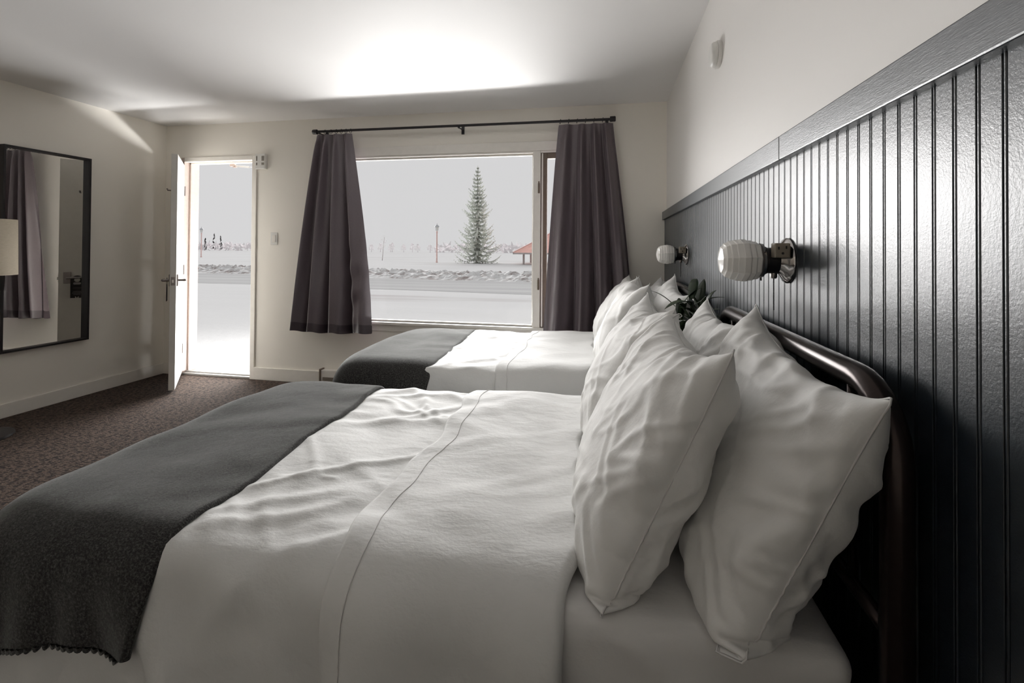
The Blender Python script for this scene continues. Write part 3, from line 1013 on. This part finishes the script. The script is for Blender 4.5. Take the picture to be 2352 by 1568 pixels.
def creases(P, N, which, ya, yb):
    """soft fold lines pressed into the cotton: sharp-crested ridges between flat patches"""
    if N[N.shape[0] // 2, N.shape[1] // 2, 2] < 0: N = -N
    X, Y, Z = P[..., 0], P[..., 1], P[..., 2]
    drop = np.clip((BED_TOP - 0.02 - Z) / 0.25, 0, 1)           # 0 on top, 1 well down the side
    # arc coordinate across the bed so that the side hang is not squeezed
    V = np.where(Y < (ya + yb) / 2, Y - (BED_TOP - Z), Y + (BED_TOP - Z))
    mid = np.exp(-((X + 0.70) / 0.30) ** 2)
    a = ridged(X, V, 0.5, 2.2, 7.5, 3.1 + which)
    b = ridged(X, V, -0.75, 2.4, 8.5, 9.4 + which)
    c = ridged(X, V, 0.1, 9.0, 1.3, 5.2 + which)
    top = 0.030 * np.maximum(0, 0.32 - np.abs(a)) ** 1.4 + 0.026 * np.maximum(0, 0.30 - np.abs(b)) ** 1.4
    top = top * (0.45 + 1.0 * mid) * (1 - 0.75 * drop)
    side = 0.052 * c * drop + 0.018 * b * drop
    return P + N * (top * 1.3 + side)[..., None]


def bed(dy, label, which, h):
    ya, yb = 0.805 + dy, 1.950 + dy
    x0, x1 = -1.42, 0.375
    root = empty('bed', (-0.5, (ya + yb) / 2, 0), label, 'bed', 'double beds with tube headboards')
    L = Vector(root.location)
    def loc(p): return (p[0] - L.x, p[1] - L.y, p[2] - L.z)
    g = M().box(loc((x0 + 0.08, ya + 0.03, 0.16)), loc((x1 - 0.02, yb - 0.03, 0.34)))
    g.build('box_spring', MAT['mattress'], root, bevel=0.02)
    g = M().box(loc((x0 + 0.10, ya + 0.04, 0.345)), loc((x1 - 0.015, yb - 0.02, 0.595)))
    g.build('mattress', MAT['mattress'], root, bevel=0.04)
    for xx in (x0 + 0.12, x1 - 0.15):
        for yy in (ya + 0.12, yb - 0.12):
            M().tube([loc((xx, yy, 0.0)), loc((xx, yy, 0.16))], 0.02, 12).build('leg', MAT['black_metal'], root, angle=40)
    # headboard: one bent tube, lower rail, two spindles
    hy0, hy1 = 0.783 + dy, 1.790 + dy
    r, R, zt = 0.0215, 0.105, 1.012
    pts = [(HB_X, hy0, 0.0), (HB_X, hy0, 0.5)]
    pts += [(HB_X, hy0, z) for z in (0.7, 0.85, zt - R)]
    for t in np.linspace(0, PI / 2, 9)[1:]:
        pts.append((HB_X, hy0 + R - R * math.cos(t), zt - R + R * math.sin(t)))
    for t in np.linspace(0.1, 0.9, 6):
        pts.append((HB_X, hy0 + R + (hy1 - hy0 - 2 * R) * t, zt))
    for t in np.linspace(PI / 2, 0, 9)[:-1]:
        pts.append((HB_X, hy1 - R + R * math.cos(t), zt - R + R * math.sin(t)))
    pts += [(HB_X, hy1, z) for z in (zt - R, 0.85, 0.7, 0.5, 0.0)]
    hb = M().tube([loc(p) for p in pts], r, 18).build('headboard', MAT['head_metal'], root, smooth=True)
    M().tube([loc((HB_X, hy0, 0.66)), loc((HB_X, hy1, 0.66))], 0.012, 12).build('cross_rail', MAT['head_metal'], hb, smooth=True)
    for yy in (hy0 + 0.125, hy1 - 0.125):
        M().tube([loc((HB_X, yy, 0.66)), loc((HB_X, yy, zt - 0.006))], 0.0075, 12).build('spindle', MAT['head_metal'], hb, smooth=True)
    # fitted sheet
    V, Fc = rounded_box_points((x0 + 0.26, ya, 0.37), (x1, yb, BED_TOP), 0.038, 0.022)
    rs = np.random.default_rng(40 + which)
    out = V.copy()
    for i in range(len(V)):
        x, y, z = V[i]
        side = 1.0 if y < ya + 0.03 else 0.0
        w1_ = noise.noise(Vector((x * 5 + z * 6, y * 5, z * 3 + which)))
        w2_ = noise.noise(Vector((x * 16 + z * 12, y * 12, z * 7 - which)))
        ridge = 1 - abs(noise.noise(Vector((x * 7 + z * 9 + 3, y * 3, z * 2.5)))) * 2
        if y < ya + 0.04: out[i, 1] -= 0.004 * w1_ + 0.003 * w2_ + 0.024 * max(0, ridge) ** 4 * min(1, max(0, BED_TOP - z) / 0.08) * min(1, max(0, (x + 0.25) / 0.15))
        if z > BED_TOP - 0.02: out[i, 2] += 0.002 * w1_ + 0.0012 * noise.noise(Vector((x * 4, y * 30, 1))) 
        if x > x1 - 0.05: out[i, 1] += 0.006 * math.sin(z * 60) * max(0, (x - x1 + 0.05) / 0.05) * side
    g = M()
    sroot_loc = np.array([-0.5, (ya + yb) / 2, 0.37])
    g.v = [tuple(p) for p in (out - sroot_loc).tolist()]
    g.f = [tuple(f) for f in Fc]
    fs_ = g.build('fitted_sheet', MAT['sheet'], None, smooth=True, sub=0)
    weld(fs_)
    fs_.location = tuple(sroot_loc)
    prop(fs_, ('white fitted sheet stretched over the near mattress, bare below the nearest pillows' if which == 1 else
               'white fitted sheet over the far mattress, mostly under the duvet by the window'), 'bed sheet')
    # ---------------- duvet
    sx0, sy0 = -1.80, ya - 0.44
    sx1, sy1 = -0.075, yb + 0.40
    n = int((sx1 - sx0) / h) + 1
    m = int((sy1 - sy0) / h) + 1
    U = np.linspace(0, 1, n)[:, None]
    W = np.linspace(0, 1, m)[None, :]
    P = np.zeros((n, m, 3))
    P[..., 0] = sx0 + (sx1 - sx0) * U
    P[..., 1] = sy0 + (sy1 - sy0) * W
    P[..., 2] = 0.70
    for _ in range(26):
        kx, ky, ph = rs.normal(0, 16), rs.normal(0, 13), rs.uniform(0, 6.28)
        P[..., 2] += 0.0035 * np.sin(kx * P[..., 0] + ky * P[..., 1] + ph)
    gx = (sx1 - sx0) / (n - 1); gy = (sy1 - sy0) / (m - 1)
    # patches of slack cloth
    sl = np.zeros((n, m, 1))
    for _ in range(12):
        kx, ky, ph = rs.normal(0, 4.5), rs.normal(0, 4.5), rs.uniform(0, 6.28)
        sl[..., 0] += np.sin(kx * P[..., 0] + ky * P[..., 1] + ph)
    sl = np.clip(sl / 3.0, -1, 1)
    lift = np.exp(-((P[..., 0] + 0.72) / 0.28) ** 2)[..., None]
    rest1 = gx * (1.014 + 0.040 * np.clip(sl, 0, 1) + 0.012 * lift)
    rest2 = gy * (1.012 + 0.036 * np.clip(-sl, 0, 1) + 0.010 * lift)
    lo = np.array([x0 - 0.004, ya - 0.006, -0.3]); hi = np.array([x1, yb + 0.006, BED_TOP + 0.010])
    rr = 0.060
    clo_, chi_ = lo + rr, hi - rr
    vel = np.zeros_like(P)
    # gentle lumps of filling
    def lump(p):
        return 0.008 * (np.sin(p[..., 0] * 7.0 + which) * np.sin(p[..., 1] * 6.0 + 0.5) + 0.6 * np.sin(p[..., 0] * 13 + p[..., 1] * 9))
    steps = 130
    for st in range(steps):
        vel[..., 2] -= 0.0011
        old = P.copy()
        P = P + vel
        for _ in range(5):
            grid_cons(P, rest1, rest2, 1.0, 0.3, 0.16)
        core = np.clip(P, clo_, chi_)
        d = P - core
        l = norm(d)
        pad = rr + np.maximum(0, lump(P))[..., None]
        inside = l < pad
        ins_core = l < 1e-6
        d = np.where(ins_core, np.array([0, 0, 1.0]), d)
        l = np.where(ins_core, 1.0, l)
        proj = core + d / l * pad
        # points deep in the core go up to the top
        P = np.where(inside, proj, P)
        deep = ins_core & (core[..., 2:3] < chi_[2] - 1e-6)
        P[..., 2:3] = np.where(deep, hi[2], P[..., 2:3])
        v2 = (P - old)
        P = np.where(inside, old + v2 * np.array([0.06, 0.06, 1.0]), P)
        P[..., 2] = np.maximum(P[..., 2], 0.02)
        vel = (P - old) * 0.96
    P = creases(P, normals(P), which, ya, yb)
    droot = empty('duvet', (-0.9, (ya + yb) / 2, BED_TOP), ('rumpled white duvet on the near bed with its top edge folded back' if which == 1 else
                  'white duvet on the far bed below the window, folded back near the pillows'), 'duvet', 'white duvets on the beds')
    dl_ = np.array(droot.location)
    nn = normals(P)
    if nn[n // 2, m // 2, 2] < 0: nn = -nn

    def smooth(A, k):
        A = A.copy()
        for _ in range(k):
            A[1:-1] = 0.5 * A[1:-1] + 0.25 * (A[2:] + A[:-2])
            A[:, 1:-1] = 0.5 * A[:, 1:-1] + 0.25 * (A[:, 2:] + A[:, :-2])
        return A
    # ---------------- wool throw over the foot end
    j0 = 0
    i1 = int(round((-0.862 - sx0) / gx))
    Q = P[:i1 + 1].copy()
    Nn = smooth(nn, 4)[:i1 + 1]
    Q = smooth(Q, 5)
    wv = np.zeros(Q.shape[:2])
    for _ in range(10):
        kx, ky, ph = rs.normal(4, 5), rs.normal(0, 9) , rs.uniform(0, 6.28)
        wv += np.sin(kx * Q[..., 0] + ky * Q[..., 1] + ph)
    Q = Q + Nn * (0.013 + 0.0040 * np.clip(wv / 2.5, -1.2, 2.2))[..., None]
    yy = Q[..., 1:2]
    tt = np.linspace(0, 1, i1 + 1)[:, None, None]
    Q[..., 0:1] += (-0.075 * np.clip((yy - ya) / 1.15, 0, 1) + 0.006 * np.sin(yy * 13) - 0.22 * np.clip(BED_TOP - 0.03 - Q[..., 2:3], 0, 0.2) * (yy < (ya + yb) / 2)) * tt ** 3
    # cut at the hem: walk down the near side until the height of the hem
    hem_z = 0.425
    rows = []
    hemline = []
    for i in range(Q.shape[0]):
        z = Q[i, :, 2]
        top_j = m // 2
        j = top_j
        lim = hem_z + 0.010 * math.sin(Q[i, top_j, 0] * 8)
        # arc length hem (so that the foot overhang keeps a hem too)
        acc = 0
        while j > 1:
            acc += np.linalg.norm(Q[i, j] - Q[i, j - 1])
            j -= 1
            if acc > (yb - ya) / 2 + 0.185: break
        rows.append(j)
    jn = rows
    jmin = int(np.median(rows))
    # resample every row: from the far hang to the hem
    jf = m - 1 - int(0.20 / gy)
    n0_ = smooth(nn, 4)
    P = P.copy()
    P[:i1 - 2] = Q[:i1 - 2] - n0_[:i1 - 2] * 0.019
    grid_mesh('duvet_cover', P - dl_, MAT['duvet'], droot, sub=1, solid=-0.010, skip=(0, i1 - 5, jmin + 3, jf - 4))
    Qw, Nw, i1w = Q, Nn, i1
    # ---------------- folded-back top band (part of the duvet)
    i0_ = int(round((-0.515 - sx0) / gx))
    Q = P[i0_:].copy()
    Nn = smooth(nn, 3)[i0_:]
    k_ = Q.shape[0]
    t = np.linspace(0, 1, k_)[:, None, None]
    th = 0.0185 + 0.006 * np.sin(t * PI) + 0.010 * np.clip((t - 0.80) / 0.2, 0, 1)
    yy = Q[..., 1:2]
    th = th + 0.0035 * np.sin(yy * 17 + t * 5 + which) * np.sin(t * PI)
    Q = smooth(Q, 2) + Nn * th
    # wavy hem line
    dx = 0.012 * np.sin(yy * 9 + which) + 0.008 * np.sin(yy * 23 + 1)
    Q[..., 0:1] += dx * (1 - t) ** 2
    Q[..., 0:1] += (0.012 * np.sin(Q[..., 2:3] * 19 + yy * 8) + 0.006 * np.sin(yy * 31 + Q[..., 2:3] * 25)) * t ** 8
    # the fold rolls down over the head edge
    roll_ = []
    ex = Q[-1]; en = Nn[-1]
    for a in np.linspace(0.3, PI * 0.75, 6):
        roll_.append(ex + np.array([1, 0, 0]) * 0.018 * math.sin(a) - en * 0.019 * (1 - math.cos(a)))
    start = []
    s0 = Q[0]; n0 = Nn[0]
    for a in (0.010, 0.004):
        start.append(s0 - n0 * a - np.array([0.002, 0, 0]))
    Qf = np.concatenate([np.stack(start[:1]), Q, np.stack(roll_)])
    fc = grid_mesh('folded_edge', Qf - dl_, MAT['duvet'], droot, sub=1, solid=0, flip=False)
    # two lines of hem stitching
    for off in (0.055, 0.062):
        row = off / gx
        i1 = int(row); fr_ = row - i1
        ln = Q[i1] * (1 - fr_) + Q[i1 + 1] * fr_ + Nn[i1] * 0.0008
        if off == 0.055:
            M().tube([tuple(p) for p in (ln - dl_).tolist()], 0.0012, 5).build('stitched_seam', MAT['seam'], fc, smooth=True)
    Q, Nn, i1 = Qw, Nw, i1w
    T = Q[:, jmin:jf]
    # rolled right-hand edge: thickness
    edge = T[-1]; en = Nn[-1][jmin:jf]
    roll_ = []
    for a in np.linspace(0.4, PI * 0.8, 5):
        roll_.append(edge + np.array([1, 0, 0]) * 0.011 * math.sin(a) - en * 0.0085 * (1 - math.cos(a)))
    T2 = np.concatenate([T, np.stack(roll_)])
    troot = empty('throw_blanket', (-1.2, (ya + yb) / 2, BED_TOP + 0.02), ('charcoal heather wool throw across the foot of the near bed with a scalloped hem' if which == 1 else
                  'charcoal wool throw across the foot of the far bed under the window'), 'blanket', 'wool throws on the beds')
    tl = np.array(troot.location)
    grid_mesh('blanket_cloth', T2 - tl, MAT['wool'], troot, sub=1, solid=0)
    # scalloped blanket stitch along the near hem
    line = T[:, 0]; below = T[:, 0] - T[:, 1]; below = below / norm(below); nrm_ = Nn[:, jmin]
    seg = np.concatenate([[0], np.cumsum(np.linalg.norm(np.diff(line, axis=0), axis=1))])
    s = 0.004
    sc = M()
    while s < seg[-1] - 0.004:
        def at(arr, q): return np.array([np.interp(q, seg, arr[:, c]) for c in range(3)])
        c = at(line, s); dn = at(below, s); nv = at(nrm_, s); tg = at(line, s + 0.004) - c; tg /= np.linalg.norm(tg)
        wd = 0.0085 + 0.002 * math.sin(s * 40)
        ring = []
        vs = []
        for a in np.linspace(0, PI, 7):
            p = c + tg * wd * math.cos(a) + dn * (0.012 * math.sin(a)) - dn * 0.002
            vs.append(p + nv * 0.0035); vs.append(p - nv * 0.0035)
        vs.append(c + nv * 0.0055); vs.append(c - nv * 0.0055)
        k = len(vs)
        fs = []
        for i in range(6):
            fs.append((2 * i, 2 * i + 2, 2 * i + 3, 2 * i + 1))
            fs.append((k - 2, 2 * i + 2, 2 * i)); fs.append((k - 1, 2 * i + 1, 2 * i + 3))
        sc.add(vs - tl, fs)
        s += 0.0165
    prop(sc.build('scalloped_hem', MAT['wool'], troot), kind='stuff')
    return P


bed(0.0, 'near double bed with a black bent-tube headboard against the dark paneling', 1, 0.0135)
bed(DY, 'far double bed with a black bent-tube headboard, beside the window', 2, 0.021)

# ------------------------------------------------------------------ nightstand, vase and plant between the beds
ns = empty('nightstand', (0.28, 2.115, 0), 'narrow dark wooden nightstand between the two beds, under the plant', 'nightstand')
M().box((-0.16, -0.115, 0.60), (0.16, 0.115, 0.622)).build('top', MAT['dark_wood'], ns, bevel=0.003)
M().box((-0.145, -0.10, 0.42), (0.155, 0.10, 0.5995)).build('drawer_box', MAT['dark_wood'], ns, bevel=0.003)
M().tube([(-0.146, 0, 0.51), (-0.163, 0, 0.51)], 0.010, 12).build('knob', MAT['nickel'], ns, angle=40)
for sx in (-0.135, 0.14):
    for sy in (-0.095, 0.095):
        M().box((sx - 0.012, sy - 0.012, 0), (sx + 0.012, sy + 0.012, 0.4195)).build('leg', MAT['dark_wood'], ns)
VX, VY, VZ = 0.340, 2.030, 0.6225
va = empty('glass_vase', (VX, VY, VZ), 'clear glass vase on the nightstand holding the green plant stems', 'vase')
M().lathe([(0.034, 0.0), (0.036, 0.01), (0.038, 0.10), (0.044, 0.195), (0.041, 0.195), (0.035, 0.10), (0.033, 0.015), (0.001, 0.012)], 28, cap=False).build('glass_body', MAT['vase'], va, smooth=True)
pl = empty('potted_plant', (VX, VY, VZ + 0.02), 'dark green bamboo-like plant with long pointed leaves between the beds', 'plant')
rp = random.Random(5)


def leaf(base, d, L, w, droop, name='leaf'):
    base = Vector(base); d = Vector(d).normalized()
    side = d.cross(Vector((0, 0, 1))).normalized()
    n = 9
    vs, fs = [], []
    for i in range(n + 1):
        t = i / n
        c = base + d * (L * t) + Vector((0, 0, -droop * L * t * t))
        ww = w * 2.0 * (t + 0.06) ** 0.55 * (1.001 - t) ** 0.95
        up = Vector((0, 0, 1))
        vs += [c - side * ww - Vector((0, 0, -0.25 * ww)), c, c + side * ww + Vector((0, 0, 0.25 * ww))]
    for i in range(n):
        for j in (0, 1):
            a = i * 3 + j
            fs.append((a, a + 1, a + 4, a + 3))
    return M().add(vs, fs).build(name, MAT['leaf'], pl, smooth=True, solid=0.0008)


stems = [((0.0, 0.0), (0.00, -0.02), 0.37), ((0.012, 0.01), (0.035, 0.02), 0.35), ((-0.012, 0.006), (-0.04, 0.0), 0.33), ((0.004, -0.014), (0.03, -0.04), 0.31)]
for (a, b, hh) in stems:
    M().tube([(a[0], a[1], 0.0), ((a[0] + b[0]) / 2, (a[1] + b[1]) / 2, hh * 0.6), (b[0], b[1], hh)], [0.0055, 0.005, 0.004], 10).build('stem', MAT['stem'], pl, smooth=True)
    tip = Vector((b[0], b[1], hh))
    for k in range(11):
        an = k * 2.4 + rp.uniform(-0.4, 0.4) + hh * 20
        el = rp.uniform(0.25, 1.25)
        dz = math.sin(el)
        base = tip - Vector((0, 0, 0.016 * k)) + Vector((0, 0, 0.01))
        Lf = rp.uniform(0.13, 0.19)
        dirv = Vector((math.cos(an) * math.cos(el), math.sin(an) * math.cos(el), dz))
        # keep the leaves clear of the wall
        if dirv.x > 0.3: dirv.x *= 0.5
        leaf(base, dirv, Lf, rp.uniform(0.015, 0.023), rp.uniform(0.15, 0.5))

# ------------------------------------------------------------------ outdoors
GZ = -0.15
g = M()
nx, ny = 60, 60
xs = np.linspace(-1, 1, nx); ysr = np.linspace(0, 1, ny)
vs = []
for j in range(ny):
    Y = 4.073 + 296 * ysr[j] ** 2.2
    for i in range(nx):
        X = -3 + (14 + 1.35 * Y) * xs[i] - 0.35 * Y
        z = GZ + 0.03 * noise.noise(Vector((X * 0.3, Y * 0.3, 0))) * min(1, (Y - 4) / 4) * (0.0 if 12 < Y < 23 else 1.0)
        if Y > 60: z += 0.0
        vs.append((X, Y, z))
fs = [(j * nx + i, j * nx + i + 1, (j + 1) * nx + i + 1, (j + 1) * nx + i) for j in range(ny - 1) for i in range(nx - 1)]
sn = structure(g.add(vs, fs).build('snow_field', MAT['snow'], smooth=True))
# road: a flat strip, slightly skewed to the building
rd = M()
vs, fs = [], []
for i in range(41):
    X = -60 + 75 * i / 40
    yb_ = 19.35 - 0.115 * (X + 3); yn_ = 14.35 - 0.11 * (X + 3) + 0.10 * math.sin(X * 0.9) + 0.05 * math.sin(X * 2.3)
    vs += [(X, yn_, GZ + 0.004), (X, yb_, GZ + 0.004)]
for i in range(40): fs.append((2 * i, 2 * i + 2, 2 * i + 3, 2 * i + 1))
structure(rd.add(vs, fs).build('road', MAT['road']))
# ploughed snow bank behind the road
bk = M()
nx, ny = 620, 22
vs = []
for j in range(ny):
    t = j / (ny - 1)
    for i in range(nx):
        X = -52 + 66 * i / (nx - 1)
        Y = 19.5 - 0.115 * (X + 3) + 3.0 * t
        env = math.sin(PI * t) ** 0.8
        hgt = 0.30 + 0.10 * noise.noise(Vector((X * 0.35, 0, 3)))
        z = GZ - 0.02 + env * (hgt + 0.22 * noise.fractal(Vector((X * 2.6, Y * 3.0, 0)), 0.9, 2.1, 4))
        vs.append((X, Y, z))
fs = [(j * nx + i, j * nx + i + 1, (j + 1) * nx + i + 1, (j + 1) * nx + i) for j in range(ny - 1) for i in range(nx - 1)]
prop(bk.add(vs, fs).build('snow_bank', MAT['bank'], smooth=False), 'ploughed bank of dirty lumpy snow along the far side of the road', 'snow bank')


# spruce
def spruce(x, y, hgt, rad):
    root = empty('spruce_tree', (x, y, GZ), 'tall spruce tree, coloured pale for haze, standing alone in the snow beyond the road', 'tree')
    r_ = random.Random(12)
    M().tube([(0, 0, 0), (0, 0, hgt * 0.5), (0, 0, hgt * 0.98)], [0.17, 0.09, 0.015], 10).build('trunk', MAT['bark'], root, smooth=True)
    g = M()
    nw = 25
    for k in range(nw):
        t = k / (nw - 1)
        z = 0.12 + (hgt - 0.35) * t ** 0.92
        R = rad * ((1 - t) ** 0.78) * (0.72 + 0.45 * r_.random()) + 0.07
        nb = 14 if t < 0.7 else 8
        off = r_.random() * 6
        for b in range(nb):
            an = off + 2 * PI * b / nb + r_.uniform(-0.2, 0.2)
            L = R * r_.uniform(0.62, 1.16)
            d = Vector((math.cos(an), math.sin(an), 0))
            sd = Vector((-d.y, d.x, 0))
            rise = r_.uniform(0.05, 0.30) * (0.7 + 0.8 * t)
            pts = []
            ns_ = 9
            for i in range(ns_ + 1):
                s = i / ns_
                zz = z - 0.22 * L * math.sin(s * PI * 0.9) + rise * L * s ** 2.2
                pts.append(Vector((0, 0, 0)) + d * (L * s) + Vector((0, 0, zz)))
            for i in range(ns_):
                s = i / ns_
                p, q = pts[i], pts[i + 1]
                wb = 0.12 * L * (1 - s) + 0.05
                # upper flat spray
                g.add([p - sd * wb, p + sd * wb, q + sd * wb * 0.7, q - sd * wb * 0.7], [(0, 1, 2, 3)])
                # side twigs and hanging twigs
                for sg in (-1, 1):
                    tl_ = (0.34 * L * (1 - s) ** 0.7 + 0.10) * r_.uniform(0.5, 1.1)
                    tp = p + sd * sg * tl_ + d * tl_ * 0.6 + Vector((0, 0, -0.32 * tl_))
                    g.add([p - d * 0.05, p + d * 0.07, tp], [(0, 1, 2)])
                for _ in range(2):
                    hl = (0.07 + 0.17 * (1 - s) * min(1, L)) * r_.uniform(0.6, 1.6)
                    c = p.lerp(q, r_.random()) + sd * r_.uniform(-wb, wb)
                    g.add([c - d * 0.045, c + d * 0.045, c + Vector((0, 0, -hl)) + d * 0.02], [(0, 1, 2)])
            # needle tuft at the tip
            tp = pts[-1]
            g.add([tp - sd * 0.035, tp + sd * 0.035, tp + d * 0.16 + Vector((0, 0, 0.08))], [(0, 1, 2)])
    # leader
    for k in range(14):
        z = hgt - 0.5 + 0.5 * k / 13
        for b in range(5):
            an = r_.uniform(0, 6.28)
            l = 0.13 * (1.15 - k / 13)
            g.add([(0, 0, z - 0.03), (0, 0, z + 0.03), (math.cos(an) * l, math.sin(an) * l, z + 0.05)], [(0, 1, 2)])
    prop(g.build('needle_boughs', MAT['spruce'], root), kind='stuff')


spruce(-11.85, 44.0, 9.25, 2.15)


def street_lamp(x, y, s, label):
    r = empty('street_lamp', (x, y, GZ), label, 'street lamp', 'lantern street lamps in the snow')
    M().lathe([(0.10, 0), (0.10, 0.12), (0.075, 0.2), (0.065, 2.85 * s), (0.09, 2.9 * s), (0.09, 3.0 * s), (0.05, 3.05 * s)], 12).build('post', MAT['post'], r, angle=40)
    M().lathe([(0.05, 3.05 * s), (0.11, 3.12 * s), (0.15, 3.42 * s), (0.14, 3.45 * s)], 6).build('lantern_glass', MAT['plastic'], r)
    for k in range(6):
        a = 2 * PI * k / 6
        M().tube([(0.112 * math.cos(a), 0.112 * math.sin(a), 3.1 * s), (0.155 * math.cos(a), 0.155 * math.sin(a), 3.45 * s)], 0.012, 5).build('lantern_rib', MAT['lantern'], r)
    M().lathe([(0.26, 3.45 * s), (0.17, 3.58 * s), (0.09, 3.66 * s), (0.03, 3.70 * s), (0.02, 3.82 * s)], 12).build('lantern_cap', MAT['lantern'], r, angle=40)


street_lamp(-15.95, 44.2, 1.0, 'lantern street lamp on a reddish post just left of the tall spruce')
street_lamp(-52.7, 54.8, 1.06, 'lantern street lamp on a thin post seen through the open doorway')

# sapling tied to a stake
sp_ = empty('young_tree', (-24.2, 49.5, GZ), 'small bare young tree with a thin leaning trunk, outside the window near the left curtain', 'tree')
M().tube([(0, 0, 0), (0.08, 0, 1.2), (0.22, 0, 2.6)], [0.04, 0.03, 0.015], 8).build('trunk', MAT['bark'], sp_, smooth=True)
r_ = random.Random(3)
g = M()
for k in range(90):
    c = Vector((0.16 + r_.gauss(0, 0.16), r_.gauss(0, 0.16), 1.95 + r_.gauss(0, 0.40)))
    d = Vector((r_.gauss(0, 1), r_.gauss(0, 1), abs(r_.gauss(0, 1)))).normalized() * 0.16
    g.add([c - Vector((0.03, 0, 0)), c + Vector((0.03, 0, 0)), c + d], [(0, 1, 2)])
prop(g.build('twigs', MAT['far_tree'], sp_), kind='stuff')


def blob_tree(name, x, y, hgt, w, label, group, seed):
    r = random.Random(seed)
    root = empty(name, (x, y, GZ), label, 'tree', group)
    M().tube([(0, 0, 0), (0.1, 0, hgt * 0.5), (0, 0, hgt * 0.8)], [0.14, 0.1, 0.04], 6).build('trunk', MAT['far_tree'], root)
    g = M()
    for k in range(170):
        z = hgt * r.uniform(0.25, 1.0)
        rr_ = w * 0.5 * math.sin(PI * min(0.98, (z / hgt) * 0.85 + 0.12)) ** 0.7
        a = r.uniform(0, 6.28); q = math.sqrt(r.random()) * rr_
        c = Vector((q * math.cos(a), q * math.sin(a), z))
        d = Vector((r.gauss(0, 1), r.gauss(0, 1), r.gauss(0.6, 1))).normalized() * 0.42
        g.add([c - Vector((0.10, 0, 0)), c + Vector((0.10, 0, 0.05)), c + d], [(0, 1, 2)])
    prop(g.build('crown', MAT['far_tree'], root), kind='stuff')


k = 0
for px, hh in ((-82.5, 2.2), (-80.0, 2.6), (-77.0, 2.2), (-74.5, 2.8), (-71.0, 2.3), (-68.5, 2.5), (-64.8, 2.4), (-61.0, 2.2)):
    blob_tree('distant_tree', px, 160 + (k % 3) * 2, hh + 0.4, 2.0, 'small faint bare tree on the horizon outside the picture window', 'small trees on the horizon', 20 + k)
    k += 1


def hedge(x0, x1, y, hlo, hhi, label, seed, spikes=()):
    g = M()
    r = random.Random(seed)
    n = int((x1 - x0) * 14)
    for k in range(n):
        x = x0 + (x1 - x0) * r.random()
        top = hlo + (hhi - hlo) * (0.5 + 0.5 * noise.noise(Vector((x * 0.14, seed, 0)))) + 0.4 * noise.noise(Vector((x * 0.8, seed, 5)))
        z = top * r.random() ** 0.7
        c = Vector((x, y + r.uniform(-2, 2), z))
        d = Vector((r.gauss(0, 0.8), 0, r.gauss(0.5, 0.7))) * 0.9
        g.add([c - Vector((0.55, 0, 0.3)), c + Vector((0.55, 0, -0.2)), c + d], [(0, 1, 2)])
    for (sx_, sh) in spikes:
        for k in range(34):
            t = r.random()
            z = sh * t
            w = (1 - t) * sh * 0.16 + 0.1
            c = Vector((sx_ + r.uniform(-w, w), y - 3, z))
            g.add([c - Vector((0.3, 0, 0.2)), c + Vector((0.3, 0, 0)), c + Vector((0, 0, 0.7))], [(0, 1, 2)])
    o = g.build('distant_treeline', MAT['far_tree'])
    o.location = (0, 0, GZ)
    prop(o, label, 'trees', kind='stuff')


hedge(-60, -12, 165, 1.6, 3.4, 'faint grey line of distant trees behind the tall spruce', 2)
hedge(-178, -118, 165, 1.6, 3.6, 'faint pinkish line of distant trees seen through the doorway', 4, ((-161, 6.5), (-154, 4.5), (-150, 6.3), (-147, 5.6)))

# bare shrub at the right of the doorway view
sh = empty('bare_shrub', (-33.2, 42.0, GZ), 'bare branching shrub in the snow at the right edge of the doorway view', 'shrub')
r_ = random.Random(9)
g = M()
for b in range(9):
    p = Vector((1.2, 0, 0.0)); d = Vector((-0.5 + r_.gauss(0, 0.5), r_.gauss(0, 0.3), 0.9)).normalized()
    pts = [p.copy()]
    for k in range(7):
        d = (d + Vector((r_.gauss(-0.16, 0.3), r_.gauss(0, 0.2), r_.gauss(-0.05, 0.25)))).normalized()
        p = p + d * 0.33
        pts.append(p.copy())
        if k > 1:
            q = p + Vector((r_.gauss(0, 0.3), 0, r_.gauss(0.1, 0.3)))
            g.tube([p, q], 0.012, 4)
    g.tube(pts, [0.04, 0.035, 0.03, 0.027, 0.023, 0.02, 0.016, 0.012], 5)
g.build('branches', MAT['far_tree'], sh)

# red-roofed picnic shelter
gz = empty('picnic_shelter', (-4.1, 45.2, GZ), 'open picnic shelter with a faded red hip roof beyond the road at the right', 'shelter', rz=0.05)
hwid, ez, az = 3.95, 1.05, 3.35
rfv = [(-hwid, -hwid, ez), (hwid, -hwid, ez), (hwid, hwid, ez), (-hwid, hwid, ez), (0, 0, az)]
M().add(rfv, [(0, 1, 4), (1, 2, 4), (2, 3, 4), (3, 0, 4), (3, 2, 1, 0)]).build('roof', MAT['roof'], gz)
f_ = M()
for a, b in (((-hwid, -hwid, ez - 0.14), (hwid, -hwid + 0.06, ez)), ((-hwid, hwid - 0.06, ez - 0.14), (hwid, hwid, ez)), ((-hwid, -hwid, ez - 0.14), (-hwid + 0.06, hwid, ez)), ((hwid - 0.06, -hwid, ez - 0.14), (hwid, hwid, ez))):
    f_.box(a, b)
f_.build('fascia', MAT['roof_edge'], gz)
for sx in (-1, 1):
    for sy in (-1, 1):
        M().box((sx * 3.1 - 0.08, sy * 3.1 - 0.08, 0), (sx * 3.1 + 0.08, sy * 3.1 + 0.08, ez)).build('post', MAT['roof_edge'], gz)
        M().tube([(sx * hwid, sy * hwid, ez + 0.03), (0, 0, az + 0.03)], 0.06, 6).build('hip_ridge', MAT['post'], gz)
